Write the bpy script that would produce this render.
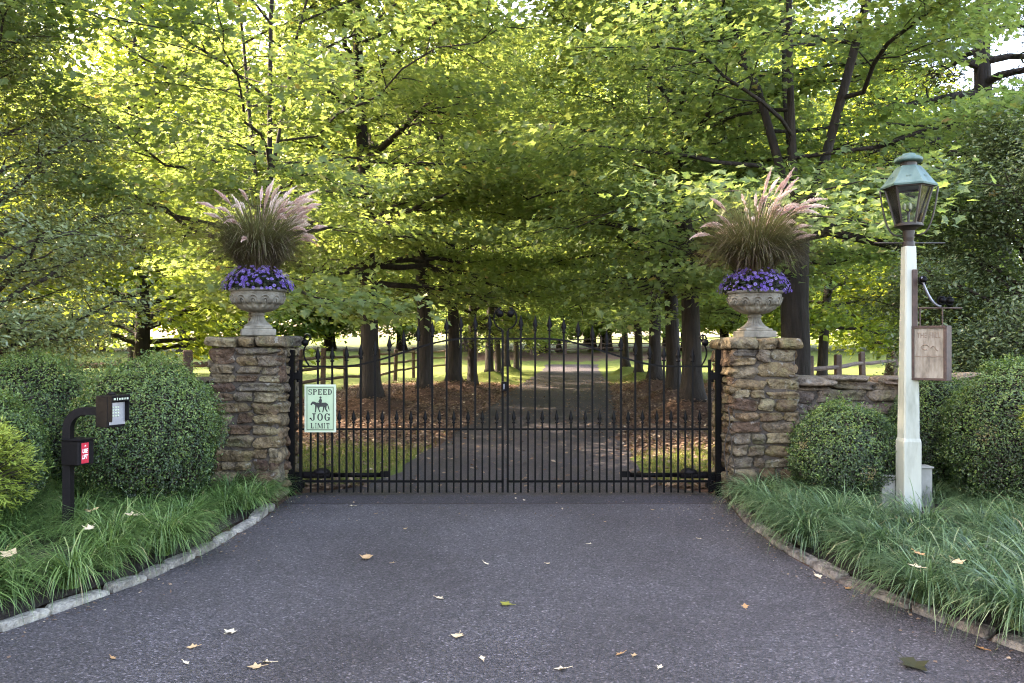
import bpy, math
import numpy as np
from mathutils import Vector, noise as mnoise

# ------------------------------------------------------------------ camera, world, sun, exposure
for o in list(bpy.data.objects):
    bpy.data.objects.remove(o)
S = bpy.context.scene
COL = S.collection
cam_d = bpy.data.cameras.new("camera")
cam = bpy.data.objects.new("camera", cam_d)
COL.objects.link(cam)
cam.location = (0, 0, 1.55)
cam.rotation_euler = (math.pi / 2, 0, 0)
cam_d.sensor_width = 36
cam_d.lens = 28.125
cam_d.shift_y = 0.0034
cam_d.clip_end = 600
S.camera = cam

SUN_EL, SUN_AZ = 38.0, -72.0          # degrees; azimuth from +Y towards +X
W = bpy.data.worlds.new("World")
S.world = W
W.use_nodes = True
nt = W.node_tree
sky = nt.nodes.new("ShaderNodeTexSky")
sky.sky_type = 'NISHITA'
sky.sun_disc = False
sky.sun_elevation = math.radians(SUN_EL)
sky.sun_rotation = math.radians(SUN_AZ)
sky.air_density = 1.0
sky.dust_density = 3.0
sky.ozone_density = 1.0
bg = nt.nodes["Background"]
bg.inputs[1].default_value = 0.15
nt.links.new(sky.outputs[0], bg.inputs[0])

sun_d = bpy.data.lights.new("sun", 'SUN')
sun_d.energy = 2.15
sun_d.angle = math.radians(0.6)
sun_d.color = (1.0, 0.93, 0.80)
sun = bpy.data.objects.new("sun", sun_d)
COL.objects.link(sun)
_e, _a = math.radians(SUN_EL), math.radians(SUN_AZ)
sun_dir = Vector((math.sin(_a) * math.cos(_e), math.cos(_a) * math.cos(_e), math.sin(_e)))
sun.rotation_euler = sun_dir.to_track_quat('Z', 'Y').to_euler()
sun.location = sun_dir * 60

S.view_settings.view_transform = 'Standard'
S.view_settings.look = 'None'
S.view_settings.gamma = 1.0
S.view_settings.exposure = 3.92
S.view_settings.use_white_balance = True          # camera set for open shade
S.view_settings.white_balance_temperature = 7900
S.view_settings.white_balance_tint = 16
S.render.engine = 'CYCLES'
S.cycles.max_bounces = 10
S.cycles.diffuse_bounces = 7
S.cycles.glossy_bounces = 3
S.cycles.transmission_bounces = 6
S.cycles.transparent_max_bounces = 12
S.cycles.use_denoising = True
S.cycles.denoising_prefilter = 'NONE'
S.cycles.pixel_filter_type = 'BLACKMAN_HARRIS'
S.cycles.filter_width = 1.15
S.cycles.caustics_reflective = False
S.cycles.caustics_refractive = False

# ------------------------------------------------------------------ helpers
def obj(name, data, parent=None, loc=None, rotz=0.0):
    o = bpy.data.objects.new(name, data)
    COL.objects.link(o)
    if parent is not None:
        o.parent = parent
    if loc is not None:
        o.location = loc
    o.rotation_euler = (0, 0, rotz)
    return o

def tag(o, label=None, cat=None, group=None, kind=None):
    if label: o["label"] = label
    if cat: o["category"] = cat
    if group: o["group"] = group
    if kind: o["kind"] = kind
    return o

def thing(name, label, cat, loc=(0, 0, 0), rotz=0.0, group=None):
    return tag(obj(name, None, None, loc, rotz), label, cat, group)

def copy_tree(o, parent=None):
    c = o.copy()
    COL.objects.link(c)
    if parent is not None:
        c.parent = parent
    for ch in list(o.children):
        copy_tree(ch, c)
    return c

def rotm(ax, ay, az):
    cx, sx, cy, sy, cz, sz = math.cos(ax), math.sin(ax), math.cos(ay), math.sin(ay), math.cos(az), math.sin(az)
    X = np.array([[1, 0, 0], [0, cx, -sx], [0, sx, cx]])
    Y = np.array([[cy, 0, sy], [0, 1, 0], [-sy, 0, cy]])
    Z = np.array([[cz, -sz, 0], [sz, cz, 0], [0, 0, 1]])
    return Z @ Y @ X

def nrm(v):
    return v / np.maximum(np.linalg.norm(v, axis=-1, keepdims=True), 1e-9)

class G:
    """collects polygons and links them as ONE mesh object"""
    def __init__(self):
        self.V, self.I, self.C, self.T = [], [], [], []
        self.n = 0
    def add(self, V, counts, idx, tone=0.5):
        V = np.asarray(V, float).reshape(-1, 3)
        counts = np.asarray(counts, np.int32)
        idx = np.asarray(idx, np.int32)
        self.V.append(V); self.I.append(idx + self.n); self.C.append(counts)
        t = np.full(len(counts), tone, np.float32) if np.isscalar(tone) else np.asarray(tone, np.float32)
        self.T.append(t)
        self.n += len(V)
        return self
    def polys(self, V, faces, tone=0.5):
        return self.add(V, [len(f) for f in faces], [i for f in faces for i in f], tone)
    def convex(self, V, faces, tone=0.5):
        V = np.asarray(V, float); c = V.mean(0); out = []
        for f in faces:
            p = V[list(f)]
            nn = np.zeros(3)
            for i in range(len(f)):
                nn += np.cross(p[i] - p[0], p[(i + 1) % len(f)] - p[0])
            out.append(list(f) if nn @ (p.mean(0) - c) > 0 else list(f)[::-1])
        return self.polys(V, out, tone)
    def box(self, c, size, r=0.004, R=None, tone=0.5):
        h = np.asarray(size, float) / 2
        r = min(r, h.min() * 0.9)
        V = []; key = {}
        for sx in (-1, 1):
            for sy in (-1, 1):
                for sz in (-1, 1):
                    s = np.array([sx, sy, sz])
                    for a in range(3):
                        p = s * (h - r); p[a] = s[a] * h[a]
                        key[(sx, sy, sz, a)] = len(V); V.append(p)
        F = []
        for a in range(3):
            b, d = (a + 1) % 3, (a + 2) % 3
            for s in (-1, 1):
                f = []
                for (u, v) in ((-1, -1), (1, -1), (1, 1), (-1, 1)):
                    k = [0, 0, 0]; k[a] = s; k[b] = u; k[d] = v
                    f.append(key[(*k, a)])
                F.append(f)
        for a in range(3):
            b, d = (a + 1) % 3, (a + 2) % 3
            for u in (-1, 1):
                for v in (-1, 1):
                    k0 = [0, 0, 0]; k0[a] = -1; k0[b] = u; k0[d] = v
                    k1 = list(k0); k1[a] = 1
                    F.append([key[(*k0, b)], key[(*k1, b)], key[(*k1, d)], key[(*k0, d)]])
        for sx in (-1, 1):
            for sy in (-1, 1):
                for sz in (-1, 1):
                    F.append([key[(sx, sy, sz, a)] for a in range(3)])
        V = np.array(V)
        if R is not None: V = V @ np.asarray(R).T
        return self.convex(V + np.asarray(c, float), F, tone)
    def tube(self, pts, rad, sides=6, caps=True, tone=0.5, twist=0.0):
        P = np.asarray(pts, float); n = len(P)
        rad = np.full(n, rad) if np.isscalar(rad) else np.asarray(rad, float)
        T = nrm(np.gradient(P, axis=0))
        up = np.array([0, 0, 1.0]) if abs(T[0][2]) < 0.9 else np.array([1.0, 0, 0])
        u = nrm(np.cross(up, T[0])); V = []
        ang = np.arange(sides) * 2 * math.pi / sides + twist
        for i in range(n):
            u = nrm(u - T[i] * (u @ T[i])); v = np.cross(T[i], u)
            V.append(P[i] + rad[i] * (np.cos(ang)[:, None] * u + np.sin(ang)[:, None] * v))
        V = np.concatenate(V); F = []
        for i in range(n - 1):
            for k in range(sides):
                k2 = (k + 1) % sides
                F.append([i * sides + k, i * sides + k2, (i + 1) * sides + k2, (i + 1) * sides + k])
        if caps:
            F.append(list(range(sides))[::-1]); F.append([(n - 1) * sides + k for k in range(sides)])
        return self.polys(V, F, tone)
    def bar(self, p0, p1, w, tone=0.5):
        return self.tube([p0, p1], w * 0.7071, 4, True, tone, math.pi / 4)
    def lathe(self, prof, segs=32, c=(0, 0, 0), mod=None, tone=0.5, start=0.0, caps=True):
        prof = np.asarray(prof, float); n = len(prof)
        a = np.arange(segs) * 2 * math.pi / segs + start
        V = []
        for i, (r, z) in enumerate(prof):
            rr = r + (mod(a, z, r) if mod else 0) * np.ones(segs)
            V.append(np.stack([rr * np.cos(a), rr * np.sin(a), np.full(segs, z)], 1))
        V = np.concatenate(V) + np.asarray(c, float); F = []
        for i in range(n - 1):
            for k in range(segs):
                k2 = (k + 1) % segs
                F.append([i * segs + k, i * segs + k2, (i + 1) * segs + k2, (i + 1) * segs + k])
        if caps:
            F.append(list(range(segs))[::-1]); F.append([(n - 1) * segs + k for k in range(segs)])
        return self.polys(V, F, tone)
    def sphere(self, c, r, segs=14, rings=9, tone=0.5, s=(1, 1, 1)):
        t = np.linspace(-math.pi / 2, math.pi / 2, rings)[1:-1]
        g = G().lathe([(0.001, -1)] + [(math.cos(x), math.sin(x)) for x in t] + [(0.001, 1)], segs)
        return self.add(g.V[0] * r * np.array(s) + np.asarray(c), g.C[0], g.I[0], tone)
    def inst(self, T, polys, M, pos, tone):
        """N copies of template T (k,3) with matrices M (N,3,3) at pos"""
        T = np.asarray(T, float); N = len(pos); k = len(T)
        V = pos[:, None, :] + np.einsum('nij,kj->nki', M, T)
        cnt = np.array([len(p) for p in polys]); flat = np.array([i for p in polys for i in p])
        idx = (np.arange(N) * k)[:, None] + flat[None, :]
        return self.add(V.reshape(-1, 3), np.tile(cnt, N), idx.ravel(), np.repeat(tone, len(polys)))
    def merge(self, g, loc=(0, 0, 0), R=None):
        for V, I, C, T in zip(g.V, g.I, g.C, g.T):
            base = V if R is None else V @ R.T
            self.V.append(base + np.asarray(loc)); self.I.append(I + self.n); self.C.append(C); self.T.append(T)
        self.n += g.n
        return self
    def mesh(self, name, mat, smooth=False):
        V = np.concatenate(self.V); I = np.concatenate(self.I); C = np.concatenate(self.C); T = np.concatenate(self.T)
        me = bpy.data.meshes.new(name)
        me.vertices.add(len(V)); me.vertices.foreach_set("co", V.astype(np.float32).ravel())
        me.loops.add(len(I)); me.loops.foreach_set("vertex_index", I.astype(np.int32))
        me.polygons.add(len(C))
        st = np.zeros(len(C), np.int32); st[1:] = np.cumsum(C)[:-1]
        me.polygons.foreach_set("loop_start", st)
        me.polygons.foreach_set("loop_total", C.astype(np.int32))
        at = me.attributes.new("tone", 'FLOAT', 'FACE')
        at.data.foreach_set("value", T)
        me.polygons.foreach_set("use_smooth", np.full(len(C), smooth, bool))
        if mat is not None: me.materials.append(mat)
        me.update(calc_edges=True)
        return me
    def build(self, name, mat, parent=None, smooth=False, loc=None, rotz=0.0):
        return obj(name, self.mesh(name, mat, smooth), parent, loc, rotz)

def fbm(p, s=1.0):
    return mnoise.noise(Vector(p) * s)

# ------------------------------------------------------------------ materials
def newmat(name):
    m = bpy.data.materials.new(name); m.use_nodes = True
    t = m.node_tree
    return m, t, t.nodes["Principled BSDF"]

def ramp(t, stops, src):
    r = t.nodes.new("ShaderNodeValToRGB")
    e = r.color_ramp.elements
    while len(e) < len(stops): e.new(0.5)
    for k, (p, c) in enumerate(stops):
        e[k].position = p; e[k].color = (*c, 1)
    t.links.new(src, r.inputs[0])
    return r.outputs[0]

def mathn(t, op, a, b=None):
    n = t.nodes.new("ShaderNodeMath"); n.operation = op
    for k, v in enumerate((a, b)):
        if v is None: continue
        if isinstance(v, (int, float)): n.inputs[k].default_value = v
        else: t.links.new(v, n.inputs[k])
    return n.outputs[0]

def noise_n(t, scale, detail=4, rough=0.55, coord="Object", stretch=None):
    tc = t.nodes.new("ShaderNodeTexCoord")
    n = t.nodes.new("ShaderNodeTexNoise")
    n.inputs["Scale"].default_value = scale; n.inputs["Detail"].default_value = detail
    n.inputs["Roughness"].default_value = rough
    src = tc.outputs[coord]
    if stretch:
        mp = t.nodes.new("ShaderNodeMapping"); mp.inputs["Scale"].default_value = stretch
        t.links.new(src, mp.inputs[0]); src = mp.outputs[0]
    t.links.new(src, n.inputs["Vector"])
    return n.outputs["Fac"]

def attr_n(t, name="tone"):
    a = t.nodes.new("ShaderNodeAttribute"); a.attribute_name = name
    return a.outputs["Fac"]

def mixc(t, fac, a, b, mode='MIX'):
    n = t.nodes.new("ShaderNodeMix"); n.data_type = 'RGBA'; n.blend_type = mode
    for sock, v in ((n.inputs[0], fac), (n.inputs[6], a), (n.inputs[7], b)):
        if isinstance(v, (int, float)): sock.default_value = v
        elif isinstance(v, tuple): sock.default_value = (*v, 1)
        else: t.links.new(v, sock)
    return n.outputs[2]

def bump(t, b, h, strength=0.4, dist=0.01):
    n = t.nodes.new("ShaderNodeBump"); n.inputs["Strength"].default_value = strength
    n.inputs["Distance"].default_value = dist
    t.links.new(h, n.inputs["Height"]); t.links.new(n.outputs[0], b.inputs["Normal"])

def noisy(name, stops, scale=8, rough=0.7, bs=0.3, bd=0.01, metal=0.0, spec=0.5, stretch=None, bscale=None, coat=0):
    m, t, b = newmat(name)
    f = noise_n(t, scale, 6, 0.6, stretch=stretch)
    t.links.new(ramp(t, stops, f), b.inputs["Base Color"])
    b.inputs["Roughness"].default_value = rough; b.inputs["Metallic"].default_value = metal
    b.inputs["Specular IOR Level"].default_value = spec
    if bs:
        f2 = noise_n(t, bscale or scale * 3, 5, 0.6, stretch=stretch)
        bump(t, b, f2, bs, bd)
    return m

def leafmat(name, stops, tstops, trans=0.45, rough=0.45, spec=0.4):
    m, t, b = newmat(name)
    a = attr_n(t)
    t.links.new(ramp(t, stops, a), b.inputs["Base Color"])
    b.inputs["Roughness"].default_value = rough
    b.inputs["Specular IOR Level"].default_value = spec
    tr = t.nodes.new("ShaderNodeBsdfTranslucent")
    t.links.new(ramp(t, tstops, a), tr.inputs[0])
    mx = t.nodes.new("ShaderNodeMixShader"); mx.inputs[0].default_value = trans
    t.links.new(b.outputs[0], mx.inputs[1]); t.links.new(tr.outputs[0], mx.inputs[2])
    t.links.new(mx.outputs[0], t.nodes["Material Output"].inputs[0])
    return m

M = {}
M['maple'] = leafmat('maple_leaf', [(0, (.085, .130, .058)), (.5, (.122, .176, .078)), (.85, (.165, .205, .082)), (1, (.24, .17, .07))],
                     [(0, (.24, .35, .085)), (.5, (.33, .43, .10)), (.85, (.43, .48, .10)), (1, (.48, .38, .10))], .52, .5, .4)
M['maple_far'] = leafmat('maple_leaf_sunny', [(0, (.045, .085, .022)), (.6, (.08, .125, .028)), (1, (.13, .15, .03))],
                     [(0, (.22, .32, .045)), (.6, (.36, .44, .055)), (1, (.48, .48, .06))], .5, .55, .3)
M['holly'] = leafmat('glossy_evergreen_leaf', [(0, (.11, .145, .075)), (.5, (.19, .23, .11)), (1, (.28, .32, .135))],
                     [(0, (.16, .23, .08)), (1, (.36, .42, .12))], .35, .26, .8)
M['holly_dark'] = leafmat('dark_evergreen_leaf', [(0, (.060, .088, .050)), (.5, (.098, .132, .066)), (1, (.15, .18, .075))],
                     [(0, (.10, .16, .04)), (1, (.22, .29, .06))], .26, .33, .5)
M['conifer'] = leafmat('conifer_needle', [(0, (.016, .026, .014)), (.6, (.034, .042, .020)), (1, (.07, .055, .026))],
                     [(0, (.03, .05, .015)), (1, (.12, .10, .03))], .2, .6, .3)
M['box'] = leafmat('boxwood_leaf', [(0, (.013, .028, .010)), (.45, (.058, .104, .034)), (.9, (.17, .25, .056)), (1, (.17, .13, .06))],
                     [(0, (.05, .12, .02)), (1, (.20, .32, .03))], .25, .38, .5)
M['gold'] = leafmat('golden_conifer_leaf', [(0, (.12, .18, .035)), (.5, (.26, .33, .055)), (1, (.45, .48, .10))],
                     [(0, (.15, .2, .03)), (1, (.45, .45, .06))], .3, .6, .3)
M['liriope'] = leafmat('grass_blade', [(0, (.028, .060, .018)), (.5, (.088, .165, .045)), (.85, (.185, .285, .085)), (1, (.36, .30, .16))],
                     [(0, (.05, .12, .03)), (1, (.20, .32, .07))], .28, .38, .5)
M['liriope_blue'] = leafmat('bluish_grass_blade', [(0, (.026, .055, .023)), (.5, (.080, .142, .058)), (.85, (.19, .275, .125)), (1, (.36, .30, .18))],
                     [(0, (.05, .11, .04)), (1, (.20, .30, .11))], .28, .36, .5)
M['lawn_blade'] = leafmat('lawn_blade', [(0, (.075, .09, .022)), (.5, (.155, .155, .036)), (1, (.30, .23, .08))],
                     [(0, (.10, .18, .03)), (1, (.32, .32, .06))], .3, .6, .3)
M['fgrass'] = leafmat('fountain_grass_blade', [(0, (.065, .036, .030)), (.4, (.10, .082, .040)), (.8, (.105, .130, .040)), (1, (.28, .25, .14))],
                     [(0, (.12, .06, .04)), (.5, (.17, .15, .05)), (1, (.34, .30, .14))], .3, .5, .4)
M['plume'] = leafmat('plume_bristle', [(0, (.50, .28, .27)), (.5, (.74, .54, .49)), (1, (.90, .80, .72))],
                     [(0, (.5, .3, .28)), (1, (.9, .8, .7))], .35, .7, .2)
M['aster_leaf'] = leafmat('aster_leaf', [(0, (.012, .014, .014)), (1, (.035, .045, .022))], [(0, (.03, .04, .02)), (1, (.06, .09, .03))], .2, .6, .2)
M['aster'] = leafmat('aster_petal', [(0, (.095, .050, .27)), (.6, (.20, .125, .47)), (1, (.38, .30, .66))], [(0, (.2, .08, .5)), (1, (.4, .3, .8))], .3, .6, .2)
M['litter'] = leafmat('dry_leaf', [(0, (.070, .044, .036)), (.4, (.165, .108, .080)), (.75, (.275, .190, .135)), (.92, (.42, .32, .23)), (1, (.60, .50, .38))],
                     [(0, (.06, .03, .01)), (1, (.3, .16, .06))], .15, .8, .2)
M['dryleaf'] = leafmat('fallen_leaf', [(0, (.022, .020, .006)), (.12, (.06, .055, .012)), (.3, (.20, .19, .03)), (.5, (.34, .14, .04)), (.75, (.52, .36, .20)), (1, (.74, .62, .46))],
                     [(0, (.05, .05, .01)), (1, (.4, .3, .15))], .15, .7, .3)

M['bark'] = noisy('bark', [(.3, (.008, .006, .005)), (.55, (.021, .015, .013)), (.8, (.046, .035, .029))], 9, .9, 1.0, .04, stretch=(1.6, 1.6, .25), bscale=14)
M['pale_bark'] = noisy('pale_bark', [(.3, (.16, .13, .11)), (.7, (.38, .34, .30))], 9, .9, .6, .03, stretch=(1.5, 1.5, .3))
M['twig'] = noisy('twig', [(.3, (.016, .012, .009)), (.7, (.05, .036, .026))], 20, .9, .3)
M['wood'] = noisy('weathered_rail', [(.3, (.050, .030, .024)), (.7, (.13, .085, .066))], 6, .9, .6, .02, stretch=(1, 1, 1))
M['iron'] = noisy('black_iron', [(.3, (.0012, .001, .0013)), (.75, (.003, .0025, .003))], 30, .5, .15, .002, spec=.10)
M['blackpaint'] = noisy('black_powder_coat', [(.3, (.005, .004, .0045)), (.75, (.010, .008, .009))], 60, .62, .2, .001, spec=.12)
M['stone_cast'] = noisy('cast_stone', [(.28, (.050, .042, .032)), (.5, (.155, .140, .112)), (.75, (.27, .25, .205))], 6, .88, .5, .006, bscale=60)
M['soil'] = noisy('soil', [(.3, (.018, .012, .010)), (.7, (.055, .036, .027))], 30, 1, .8, .02)
M['copper'] = noisy('verdigris_copper', [(.25, (.018, .042, .038)), (.5, (.050, .102, .090)), (.8, (.10, .155, .138))], 9, .62, .2, .003, stretch=(1, 1, .35))
M['darkbronze'] = noisy('dark_bronze', [(.3, (.009, .006, .005)), (.7, (.024, .016, .013))], 18, .5, .2, .002)
M['whitepaint'] = noisy('weathered_white_paint', [(.25, (.17, .18, .145)), (.45, (.32, .335, .29)), (.8, (.39, .405, .36))], 5, .5, .15, .002, stretch=(1, 1, .25))
M['greybox'] = noisy('pale_grey_paint', [(.3, (.22, .22, .20)), (.7, (.34, .34, .32))], 7, .6, .1, .002)
M['rust'] = noisy('rusty_iron', [(.3, (.026, .014, .011)), (.7, (.07, .038, .028))], 25, .7, .4, .003)
M['steelarm'] = noisy('worn_steel', [(.3, (.12, .12, .14)), (.7, (.22, .22, .25))], 25, .4, .2, .002, metal=.6)
M['lampglass'] = None
M['kerb'] = None

def m_stone(name, pal, moss=.5):
    m, t, b = newmat(name)
    base = ramp(t, pal, attr_n(t))
    f = noise_n(t, 14, 6, .65)
    c1 = mixc(t, 1.0, base, ramp(t, [(.28, (.32, .28, .25)), (.5, (.9, .88, .85)), (.75, (1.7, 1.62, 1.45))], f), 'MULTIPLY')
    ms = noise_n(t, 3.5, 5, .7)
    c2 = mixc(t, mathn(t, 'MULTIPLY', ramp(t, [(.52, (0, 0, 0)), (.66, (1, 1, 1))], ms), moss), c1, (.085, .095, .035))
    li = noise_n(t, 8, 6, .75)
    c3 = mixc(t, mathn(t, 'MULTIPLY', ramp(t, [(.58, (0, 0, 0)), (.66, (1, 1, 1))], li), .5), c2, (.36, .35, .31))
    t.links.new(c3, b.inputs["Base Color"])
    b.inputs["Roughness"].default_value = .92; b.inputs["Specular IOR Level"].default_value = .25
    vo = t.nodes.new("ShaderNodeTexVoronoi"); vo.inputs["Scale"].default_value = 13
    tc = t.nodes.new("ShaderNodeTexCoord"); wn = t.nodes.new("ShaderNodeTexNoise"); wn.inputs["Scale"].default_value = 9; wn.inputs["Detail"].default_value = 4
    t.links.new(tc.outputs["Object"], wn.inputs["Vector"])
    t.links.new(mixc(t, .18, tc.outputs["Object"], wn.outputs["Color"], 'ADD'), vo.inputs["Vector"])
    h = mathn(t, 'ADD', noise_n(t, 26, 8, .75), mathn(t, 'MULTIPLY', vo.outputs["Distance"], 1.3))
    bump(t, b, h, 1.0, .035)
    return m
M['fieldstone'] = m_stone('fieldstone', [(0, (.075, .044, .033)), (.2, (.130, .086, .054)), (.4, (.18, .136, .080)), (.6, (.135, .106, .082)), (.8, (.225, .184, .118)), (1, (.098, .082, .070))])
M['wallstone'] = m_stone('wallstone', [(0, (.12, .09, .075)), (.5, (.20, .155, .12)), (1, (.29, .24, .185))], .5)
M['granite'] = m_stone('granite', [(0, (.25, .23, .205)), (.5, (.36, .335, .305)), (1, (.48, .455, .415))], .12)
M['granite_dark'] = m_stone('weathered_granite', [(0, (.13, .105, .10)), (.5, (.20, .17, .155)), (1, (.28, .25, .23))], .5)
M['mortar'] = noisy('mortar', [(.3, (.030, .023, .019)), (.7, (.075, .059, .046))], 12, .95, .7, .02)  # darkened so the mortar colour carries the shadow in the joints

def m_asphalt(name, lo, hi, patch):
    m, t, b = newmat(name)
    tc = t.nodes.new("ShaderNodeTexCoord")
    vo = t.nodes.new("ShaderNodeTexVoronoi"); vo.inputs["Scale"].default_value = 105
    t.links.new(tc.outputs["Object"], vo.inputs["Vector"])
    sep = t.nodes.new("ShaderNodeSeparateColor"); t.links.new(vo.outputs["Color"], sep.inputs[0])
    agg = ramp(t, [(0, tuple(x * .38 for x in lo)), (.45, lo), (.85, hi), (.965, tuple(x * 1.5 for x in hi)), (1, tuple(x * 2.8 for x in hi))], sep.outputs[0])
    big = noise_n(t, .55, 5, .6)
    c = mixc(t, 1.0, agg, ramp(t, [(.30, (.66, .60, .60)), (.5, (1, .98, .98)), (.72, (1.32, 1.32, 1.36))], big), 'MULTIPLY')
    stain = noise_n(t, 2.6, 4, .6)
    c = mixc(t, mathn(t, 'MULTIPLY', ramp(t, [(.56, (0, 0, 0)), (.75, (1, 1, 1))], stain), .4), c, patch)
    # worn wheel paths along the drive
    sx = t.nodes.new("ShaderNodeSeparateXYZ"); t.links.new(tc.outputs["Object"], sx.inputs[0])
    wx = mathn(t, 'ADD', sx.outputs[0], mathn(t, 'MULTIPLY', noise_n(t, .35, 3), .9))
    wv = mathn(t, 'SINE', mathn(t, 'MULTIPLY', wx, 4.1))
    c = mixc(t, 1.0, c, ramp(t, [(0, (.90, .88, .88)), (1, (1.07, 1.07, 1.08))], mathn(t, 'ADD', mathn(t, 'MULTIPLY', wv, .5), .5)), 'MULTIPLY')
    # thin wandering cracks
    cr = t.nodes.new("ShaderNodeTexVoronoi"); cr.feature = 'DISTANCE_TO_EDGE'; cr.inputs["Scale"].default_value = .42
    nz = t.nodes.new("ShaderNodeTexNoise"); nz.inputs["Scale"].default_value = 3; nz.inputs["Detail"].default_value = 5
    t.links.new(tc.outputs["Object"], nz.inputs["Vector"])
    mv = mixc(t, .12, tc.outputs["Object"], nz.outputs["Color"], 'ADD')
    t.links.new(mv, cr.inputs["Vector"])
    ck = ramp(t, [(0, (1, 1, 1)), (.004, (0, 0, 0))], cr.outputs["Distance"])
    gate = ramp(t, [(.5, (0, 0, 0)), (.6, (1, 1, 1))], noise_n(t, .8, 2))
    c = mixc(t, mathn(t, 'MULTIPLY', mathn(t, 'MULTIPLY', ck, gate), .6), c, (.02, .018, .02))
    t.links.new(c, b.inputs["Base Color"])
    b.inputs["Roughness"].default_value = .78; b.inputs["Specular IOR Level"].default_value = .45
    h = mathn(t, 'ADD', mathn(t, 'MULTIPLY', vo.outputs["Distance"], -1.0), noise_n(t, 40, 3))
    bump(t, b, h, 1.0, .012)
    return m
M['asphalt'] = m_asphalt('asphalt', (.049, .0425, .0455), (.083, .0725, .077), (.043, .032, .033))
M['asphalt_old'] = m_asphalt('older_asphalt', (.030, .024, .028), (.048, .040, .046), (.034, .022, .024))

# ------------------------------------------------------------------ terrain
DRV_Y = np.array([-14, -8, 2, 3.2, 4.0, 4.5, 5.2, 5.9, 7.1, 7.8, 8.35, 8.7, 9.9, 11.4, 13.3, 22.5, 31, 46, 54])
DRV_L = np.array([-9, -7, -3.75, -3.15, -2.86, -2.66, -2.40, -2.27, -2.20, -2.25, -2.25, -1.62, -1.40, -1.27, -1.03, -.34, .31, 1.6, 2.3])
DRV_R = np.array([8.5, 6.5, 3.55, 2.95, 2.58, 2.36, 2.12, 2.02, 2.02, 2.12, 2.14, 1.62, 1.62, 1.68, 1.78, 2.85, 3.8, 5.06, 5.8])
def dl(y): return np.interp(y, DRV_Y, DRV_L)
def dr(y): return np.interp(y, DRV_Y, DRV_R)

# tree rows: (x, y, trunk thickness scale)
ROW_L = [(-3.18, 18.0), (-2.35, 21.5), (-1.85, 25.5), (-.95, 33.5), (-.3, 41.5)]
ROW_R = [(3.65, 16.2), (4.25, 21.0), (4.75, 26.5), (5.3, 33.5), (5.9, 41.5)]
EXTRA_L = [(-1.45, 29.3), (-.65, 37.3), (.25, 45.5)]  # trees added to the left row to shade the far drive
END_T = [(-1.2, 58.0), (3.9, 66.0), (6.9, 68.0)]
MOUNDS = [(x, y, .42, .62) for x, y in ROW_L + ROW_R + END_T] + [(4.75, 13.3, .2, .9), (-4.2, 14.2, .2, .8)]

def sstep(a, b, x):
    t = np.clip((x - a) / (b - a), 0, 1); return t * t * (3 - 2 * t)

def ground_z(x, y):
    x = np.asarray(x, float); y = np.asarray(y, float)
    z = .95 * sstep(48, 66, y) + 2.0 * sstep(75, 130, y)
    off = np.minimum(sstep(.15, 1.2, dl(y) - x) + sstep(.15, 1.2, x - dr(y)), 1.0)
    for mx, my, h, s in MOUNDS:
        z = z + h * np.exp(-((x - mx) ** 2 + (y - my) ** 2) / (2 * s * s)) * off
    z = z + off * .05 * (np.sin(x * 1.3 + y * .7) * np.sin(y * .9 - x * .4)) * sstep(9, 14, y)
    z = z + off * .06 * sstep(9, 11, y)
    return z - .006

# where the leaf litter lies (0 lawn .. 1 brown leaf bed)
def litter_mask(x, y):
    x = np.asarray(x, float); y = np.asarray(y, float)
    cx = (dl(y) + dr(y)) / 2
    left = sstep(11.3, 12.8, y + .25 * (x - dl(y)) * -1) * sstep(-6.4, -5.0, x) * (1 - sstep(29, 33, y))
    right = sstep(10.6, 12.0, y - .1 * (x - 2)) * (1 - sstep(6.5, 8.0, x - .1 * (y - 12))) * (1 - sstep(27, 36, y))
    m = np.where(x < cx, left, right)
    far = .62 * sstep(54, 57, y) * (1 - sstep(63, 68, y)) * (1 - sstep(7, 10, np.abs(x - 4.5)))
    near = (1 - sstep(8.6, 9.2, y))
    side = sstep(9, 9.6, y) * (1 - sstep(14, 16, y)) * np.maximum(sstep(5.0, 3.6, -x * 0 + (x + 8.5)) * 0, sstep(-4.0, -4.8, x)) * 1.0
    return np.clip(np.maximum.reduce([m, far, near, side]), 0, 1)

def axis(parts):
    a = []
    for lo, hi, st in parts:
        a += list(np.arange(lo, hi - 1e-6, st))
    a.append(parts[-1][1]); return np.array(a)
gx = axis([(-260, -60, 25), (-60, -16, 4), (-16, 18, .25), (18, 60, 4), (60, 260, 25)])
gy = axis([(-60, -10, 10), (-10, 8, .6), (8, 50, .25), (50, 80, 1), (80, 300, 20)])
XX, YY = np.meshgrid(gx, gy)
ZZ = ground_z(XX, YY)
nx, ny = len(gx), len(gy)
ii = np.arange(ny - 1)[:, None] * nx + np.arange(nx - 1)[None, :]
quads = np.stack([ii, ii + 1, ii + nx + 1, ii + nx], -1).reshape(-1, 4)
gg = G().add(np.stack([XX, YY, ZZ], -1).reshape(-1, 3), np.full(len(quads), 4), quads.ravel())

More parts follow.
